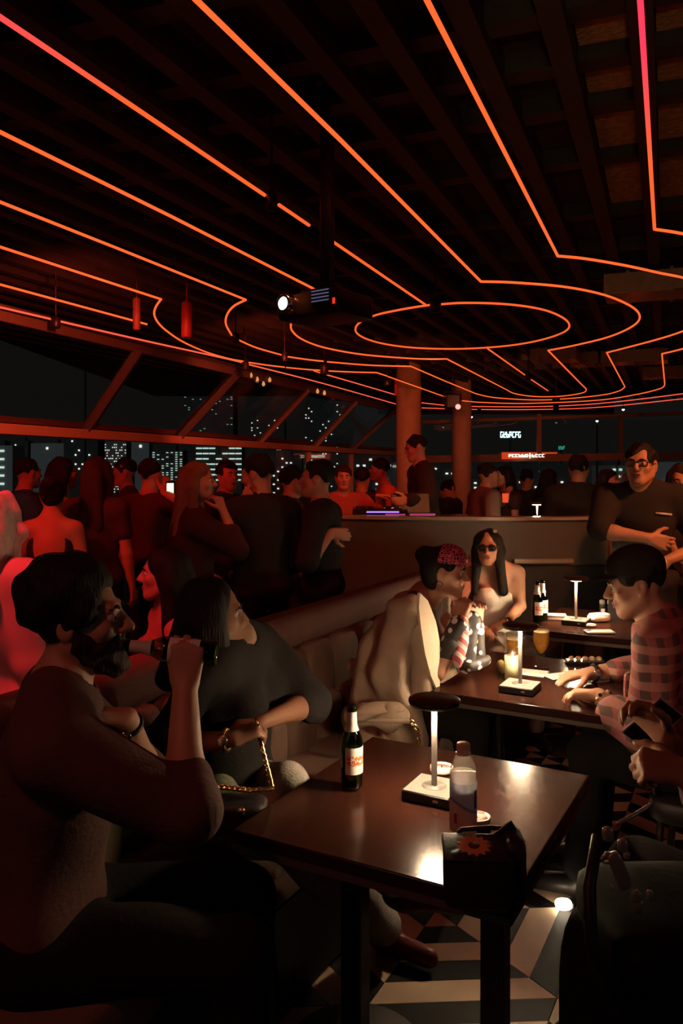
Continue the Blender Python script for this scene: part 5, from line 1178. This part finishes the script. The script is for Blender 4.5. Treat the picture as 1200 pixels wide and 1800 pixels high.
# person in black at the right edge holding a phone
def ex_right(c):
    nails(c, -1)
person('person in black at the right edge holding a phone above the dark bag', 1.13, 1.86, 292, 1.78, sit=.46, lean=10, hyaw=0, hpitch=-18,
       armR=dict(w=pix(1170, 1296, 1.92), pole=(.5, .5, -1), fd=(-.6, .1, .65), pn=(-.6, -.5, -.4), curl=(35, 45, 30)), armL=dict(w=pix(1206, 1358, 1.76), pole=(.3, -.8, -.8), fd=(-.85, .2, .12), pn=(-.1, .6, -.8), curl=(62, 70, 40)),
       top=dict(mat=mat('dark_patterned_sleeve', (.10, .05, .045), .8, var=.8, scale=30), sleeve=1.55, t=.022, fold=.008), bottom=dict(mat=NAVY, t=.022, fold=.008), skin=SKIN2, hair=dict(style='short', mat=HBLACK), vox=.0072, extra=ex_right, seed=6, legopen=.16)
t = thing('phone', 'dark phone with pink-lit edge held up at the right edge', 'phone', pix(1146, 1272, 1.98)); Mp = Matrix.Rotation(R(38), 4, 'Y') @ Matrix.Rotation(R(20), 4, 'X')
obj('case', box(BM(), (0, 0, 0), (.068, .009, .13), bev=.003, M=Mp), BLKGLOSS, t); obj('metal_edge', box(BM(), (0, 0, 0), (.073, .006, .135), M=Mp, bev=.001), mat('pink_steel', (.8, .5, .58), .3, metal=.6), t)
# staff man standing
def ex_staff(c):
    glasses(c, BLK, glassy('spectacle_lens', (.9, .9, .9)), 1.05)
    q = c['C'] + c['ft'] * .128 + c['u'] * .05
    part(c, 'chest_print', tube(BM(), [q - c['rt'] * .145 + c['u'] * -.006 - c['ft'] * .03, q - c['rt'] * .10, q - c['rt'] * .055 + c['u'] * .004 + c['ft'] * .008], .006, 8), mat('white_print', (.75, .7, .66), .7))
    E, W = c['j']['E1'], c['j']['W1']; part(c, 'watch', ring(BM(), E.lerp(W, .12), W - E, .046, .006), CHROME)
person('staff man in black tee and glasses standing with arm across waist at right', pix(1131, 815, 4.72).x, 4.75, 192, 1.80, hyaw=22, hpitch=4, headat=pix(1126, 818, 4.68),
       armR=dict(w=pix(1140, 946, 4.46), pole=(-1, -.2, -.3), fd=(.95, 0, -.28), pn=(0, 1, 0), curl=(14, 16, 12), spread=2), armL=dict(w=pix(1172, 985, 4.6), pole=(1, .2, -.3), fd=(-.6, -.1, -.6), pn=(0, 1, 0)),
       top=dict(mat=BLACKCL, sleeve=.95, t=.026, fold=.008), bottom=dict(mat=NAVY), hair=dict(style='short', mat=HBLACK, vol=1.05), vox=.0075, extra=ex_staff, seed=7)
# red-lit person at far left edge, and the seated woman behind the bearded man
person('red-lit person with long fair hair at the left edge behind the bearded man', pix(0, 815, 2.62).x - .02, 2.62, 30, 1.60, fem=True, hyaw=-25, headat=pix(-8, 925, 2.62), top=dict(mat=mat('pale_rose_cloth', (.6, .32, .3), .9), sleeve=1.7, t=.02, fold=.008),
       bottom=dict(mat=NAVY), hair=dict(style='wave', mat=HPINK, len=.16, vol=1.1, amp=.011, freq=95), vox=.009, seed=8)
person('red-lit woman with dark hair and bare shoulders seated behind the bearded man', pix(283, 815, 3.3).x + .02, 3.36, 245, 1.66, fem=True, sit=.44, hyaw=15, headat=pix(288, 1008, 3.3), top=dict(mat=BLACKCL, kind='tube', sleeve=0, t=.010), bottom=dict(mat=NAVY),
       hair=dict(style='long', mat=HBLACK, len=.22), vox=.009, seed=9)

def chair(loc, rz, label, h=.46):
    t = thing('chair', label, 'chair', loc, rz, 'black padded chairs')
    obj('seat', superell(BM(), (0, 0, h - .04), (.22, .22, .045), .3), LEATHER, t, True)
    obj('backrest', superell(BM(), (0, .225, h + .26), (.21, .035, .17), .35), LEATHER, t, True)
    for sx in (-1, 1):
        for sy in (-1, 1): obj('leg', tube(BM(), [(sx * .17, sy * .17, h - .06), (sx * .20, sy * .20, 0)], .013, 8), BLK, t, True)
        obj('back_post', tube(BM(), [(sx * .17, .18, h - .06), (sx * .17, .225, h + .3)], .012, 8), BLK, t, True)
chair((1.36, 2.93, 0), R(-300), 'black padded chair under the man in the black cap', .455)
chair((1.13, 1.86, 0), R(-292), 'black padded chair under the person holding a phone', .455)
def stool(loc, h, label):
    t = thing('stool', label, 'stool', loc, 0, 'dark round stools')
    obj('seat', superell(BM(), (0, 0, h - .05), (.19, .19, .05), .6), LEATHER, t, True); obj('column', lathe(BM(), [(.03, .02), (.03, h - .08)], 14), BLK, t, True); obj('base_plate', lathe(BM(), [(.18, 0), (.18, .015), (0, .025)], 26), BLK, t, True)
stool((pix(283, 815, 3.3).x + .02, 3.36, 0), .435, 'dark round stool under the red-lit bare-shouldered woman')
# black bag with steel hardware in front of the person at the right edge
o_ = pix(1100, 1560, 1.48); DULLBLK = mat('dull_black_leather', (.010, .009, .0085), .7, bump=.1, spec=.15)
t = thing('backpack', 'black leather backpack with steel buckles at the lower right edge', 'bag', (.60, 1.42, 0))
obj('body', superell(BM(), (.0, .0, .50), (.20, .15, .34), .38, 28, 18), DULLBLK, t, True); obj('front_pocket', superell(BM(), (-.05, -.13, .42), (.14, .05, .18), .4), DULLBLK, t, True); obj('lid', superell(BM(), (.02, -.01, .83), (.19, .16, .05), .4), DULLBLK, t, True)
loc_ = Vector(t.location); STEEL = mat('brushed_steel', (.50, .47, .42), .25, metal=.5)
def at_(px_, py_, Y): return pix(px_, py_, Y) - loc_
obj('buckle', superell(BM(), at_(1088, 1530, 1.24), (.011, .007, .030), .5, M=Matrix.Rotation(R(-22), 4, 'Y')), STEEL, t, True)
obj('buckle', tube(BM(), [at_(1058, 1512, 1.24), at_(1066, 1500, 1.24), at_(1082, 1505, 1.24), at_(1076, 1516, 1.24), at_(1060, 1514, 1.24)], .004, 8), STEEL, t, True)
obj('steel_rod', tube(BM(), [at_(1083, 1448, 1.30), at_(1115, 1432, 1.32), at_(1145, 1414, 1.34), at_(1144, 1404, 1.34)], .0035, 8), STEEL, t, True)
for px_, py_, r_ in ((1068, 1466, .009), (1094, 1486, .008), (1118, 1576, .008), (1122, 1592, .008), (1142, 1574, .006), (1101, 1503, .005), (1075, 1560, .003)):
    obj('rivet', superell(BM(), at_(px_, py_, 1.24), (r_, .006, r_ * 1.3), .8), STEEL, t, True)
obj('shoulder_strap', tube(BM(), [at_(1050, 1470, 1.34), at_(1035, 1560, 1.28), at_(1040, 1680, 1.25), at_(1090, 1760, 1.28)], 0.010, 8), LEATHER, t, True)

# ================================================================ THE CROWD
def crowd(label, px_, py_, Y, yaw, fem=False, lean=0, hyaw=0, hpitch=0, base=0, **kw):
    h = pix(px_, py_, Y); s = min(max((h.z - base) / 1.62, .86), 1.10); f = yv(yaw)
    o = h - f * (.68 * s * math.sin(R(lean)) + .035 * s)
    if 'top' not in kw: kw['top'] = dict(mat=BLACKCL, sleeve=.8, t=.020)
    kw.setdefault('bottom', dict(mat=NAVY)); kw.setdefault('hair', dict(style='long' if fem else 'short', mat=HBLACK)); kw.setdefault('vox', .012)
    return person(label, o.x, o.y, yaw, s * 1.75, fem=fem, base=base, lean=lean, hyaw=hyaw, hpitch=hpitch, headat=h, group='standing crowd by the windows', seed=int(px_ * 7) % 1000, **kw)
def tee(m=BLACKCL, sl=.8, **k): return dict(mat=m, sleeve=sl, t=.020, fold=.008, **k)
crowd('dark-haired man in black with red-lit neck at the left edge of the crowd', 50, 832, 6.2, 40, lean=4)
crowd('woman with bare red-lit back seen from behind at left', 92, 868, 4.9, 352, True, top=dict(mat=BLACKCL, kind='backless', sleeve=0, t=.010), hair=dict(style='bun', mat=HBLACK), vox=.010)
crowd('dark-haired woman with red-lit bare arm right of the bare-backed woman', 112, 832, 5.8, 60, True, top=dict(mat=BLACKCL, kind='tube', sleeve=0, t=.010), hair=dict(style='bob', mat=HBLACK))
crowd('woman with long straight hair seen from behind near the grey towers', 172, 834, 5.2, 8, True, top=tee(DARKRED, .5), hair=dict(style='long', mat=HBROWN, len=.30))
crowd('dark red-lit man facing left behind the long straight hair', 217, 830, 6.8, 250, top=tee(DARKRED))
crowd('person in dark red shirt raising a lit phone', 266, 834, 6.0, 25, top=tee(DARKRED, .9), armR=dict(w=pix(288, 866, 5.75), pole=(1, .2, -.8), fd=(.25, .3, 1), pn=(-.4, .8, 0), curl=(30, 40, 25)))
t = thing('phone', 'phone with bright warm screen raised in the crowd', 'phone', pix(300, 858, 5.75)); obj('case', box(BM(), (0, 0, 0), (.07, .009, .10), bev=.003, rz=.5), BLKGLOSS, t); obj('screen', box(BM(), (-.003, -.006, .0), (.05, .003, .07), rz=.5), emit('phone_screen', (1, .72, .42), 2.2), t)
def ex_smoke(c): pass
crowd('woman with long light brown hair in profile holding a hand to her mouth', 348, 846, 4.5, 70, True, hyaw=18, top=tee(mat('wine_cloth', (.05, .015, .015), .9), 1.4), hair=dict(style='long', mat=HBLOND, len=.26), vox=.0085,
      armR=dict(w=pix(392, 898, 4.42), pole=(.4, -.2, -1), fd=(-.35, .1, .9), pn=(-.8, .5, .1), curl=(45, 55, 35)))
crowd('half-hidden dark man with red-lit cheek left of the tall black-shirted man', 400, 836, 6.2, 120, hyaw=20)
crowd('tall broad man in black seen from behind looking left in mid crowd', 452, 834, 4.7, 312, hyaw=-18, hpitch=-10, top=dict(mat=BLACKCL, sleeve=1.0, t=.04, fold=.01), vox=.0085, armL=dict(w=pix(448, 892, 4.62), pole=(-.6, .2, -1), fd=(-.55, -.1, .8), pn=(.2, 1, 0), curl=(30, 40, 25)))
crowd('man with folded arms in black tee facing left', 556, 842, 4.9, 280, hyaw=-5, top=dict(mat=BLACKCL, sleeve=.9, t=.028, fold=.008), vox=.0085, armL=dict(w=pix(582, 936, 4.72), pole=(-1, -.3, -.2), fd=(1, .1, -.15), pn=(0, 1, 0), curl=(30, 40, 25)), armR=dict(w=pix(560, 925, 5.05), pole=(-.5, .8, -.3)))
crowd('dark man behind the man with folded arms', 516, 846, 5.75, 70, top=tee(DARKRED))
crowd('smiling man with pushed-back hair facing the camera at the desk', 604, 840, 7.4, 176, top=tee(PINKCL, 1.5), armL=dict(w=pix(664, 872, 7.18), pole=(.4, .2, -1), fd=(1, -.1, .1), pn=(0, 0, -1)), hair=dict(style='short', mat=HBROWN), vox=.0095)
crowd('dark head turned away beside the smiling man', 637, 842, 7.9, 20)
crowd('man in orange-red tee bending towards the desk', 676, 836, 7.0, 262, lean=10, top=tee(ORANGECL, .8), hair=dict(style='short', mat=HBLACK), base=.15) if False else crowd('man in orange-red tee bending towards the desk', 666, 826, 8.15, 262, lean=13, top=tee(ORANGECL, .8))
crowd('tall man in black standing on the platform before the red-lit column', 730, 788, 7.55, 262, base=.15, lean=6, hpitch=-14, top=dict(mat=BLACKCL, sleeve=1.8, t=.03, fold=.008), vox=.0095, armL=dict(w=pix(715, 880, 7.0), pole=(.6, -.3, -.8)))
crowd('man in grey-brown jacket facing right between the columns', 858, 836, 7.7, 75, lean=4, top=dict(mat=GREYCL, sleeve=1.8, t=.03, fold=.01), vox=.0105)
crowd('woman with red-lit drink facing the man in the grey-brown jacket', 884, 838, 8.2, 250, True, top=tee(DARKRED, .2), armR=dict(w=pix(891, 876, 7.9), pole=(-.5, -.2, -1), fd=(.1, -.2, 1), pn=(.6, .3, 0)))
t = thing('drink_glass', 'glass of glowing red drink in the woman\'s hand', 'glass', pix(888, 884, 7.86)); obj('glass', lathe(BM(), [(0, 0), (.03, 0), (.036, .12)], 18), GLASS, t, True); obj('drink', lathe(BM(), [(0, .004), (.028, .004), (.033, .09), (0, .09)], 18), emit('red_lit_drink', (1, .10, .03), .9), t, True)  # red light falling on the drink put in as emission
crowd('person in black seen from behind left of the lamp on the partition', 925, 842, 8.9, 10)
crowd('dark-haired woman with pink-lit cheek beside the black-shirted back', 966, 842, 8.5, 60, True, hair=dict(style='bob', mat=HBLACK))
crowd('short-haired man in black tee seen from behind right of the red sign', 1017, 824, 6.7, 25, top=dict(mat=BLACKCL, sleeve=.9, t=.04, fold=.008))
crowd('woman in pink-red dress raising a glass beside the staff man', 1071, 846, 7.2, 140, True, top=tee(PINKCL, 0), armL=dict(w=pix(1088, 868, 6.95), pole=(.5, -.2, -1), fd=(.1, -.2, 1), pn=(-.6, .3, 0)))
t = thing('drink_glass', 'clear stemmed glass raised by the woman in pink-red', 'glass', pix(1097, 862, 6.9)); obj('bowl', lathe(BM(), [(.03, 0), (.006, .006), (.005, .07), (.03, .10), (.042, .15), (.038, .18)], 20), GLASS, t, True); obj('wine', lathe(BM(), [(0, .075), (.028, .1), (.039, .14), (0, .14)], 18), glassy('rose_wine', (.8, .4, .4), .5, .05, .3, (.8, .3, .3)), t, True)
crowd('dark-haired person with head bowed at the foot of the brown column', 786, 862, 8.5, 300, hpitch=-20)
crowd('brown-haired woman in black half cut by the right edge', 1196, 848, 5.3, 200, True, hair=dict(style='wave', mat=HBROWN, len=.14, vol=1.15), vox=.010, armR=dict(w=pix(1196, 985, 4.95), pole=(-1, -.3, .1), fd=(0, -.2, -1), pn=(1, .2, 0)))
for px_, py_, Y, lab in ((929, 890, 7.05, 'small warm candle glass left of the lamp behind the partition'),):
    t = thing('candle_glass', lab, 'candle', (pix(px_, 815, 6.95).x - .02, 6.86, 1.037)); obj('glass', lathe(BM(), [(0, 0), (.03, 0), (.034, .07)], 18), GLASS, t, True); obj('flame', lathe(BM(), [(0, .02), (.012, .03), (.014, .045), (0, .075)], 12), emit('candle_flame', (1, .68, .35), 5), t, True)
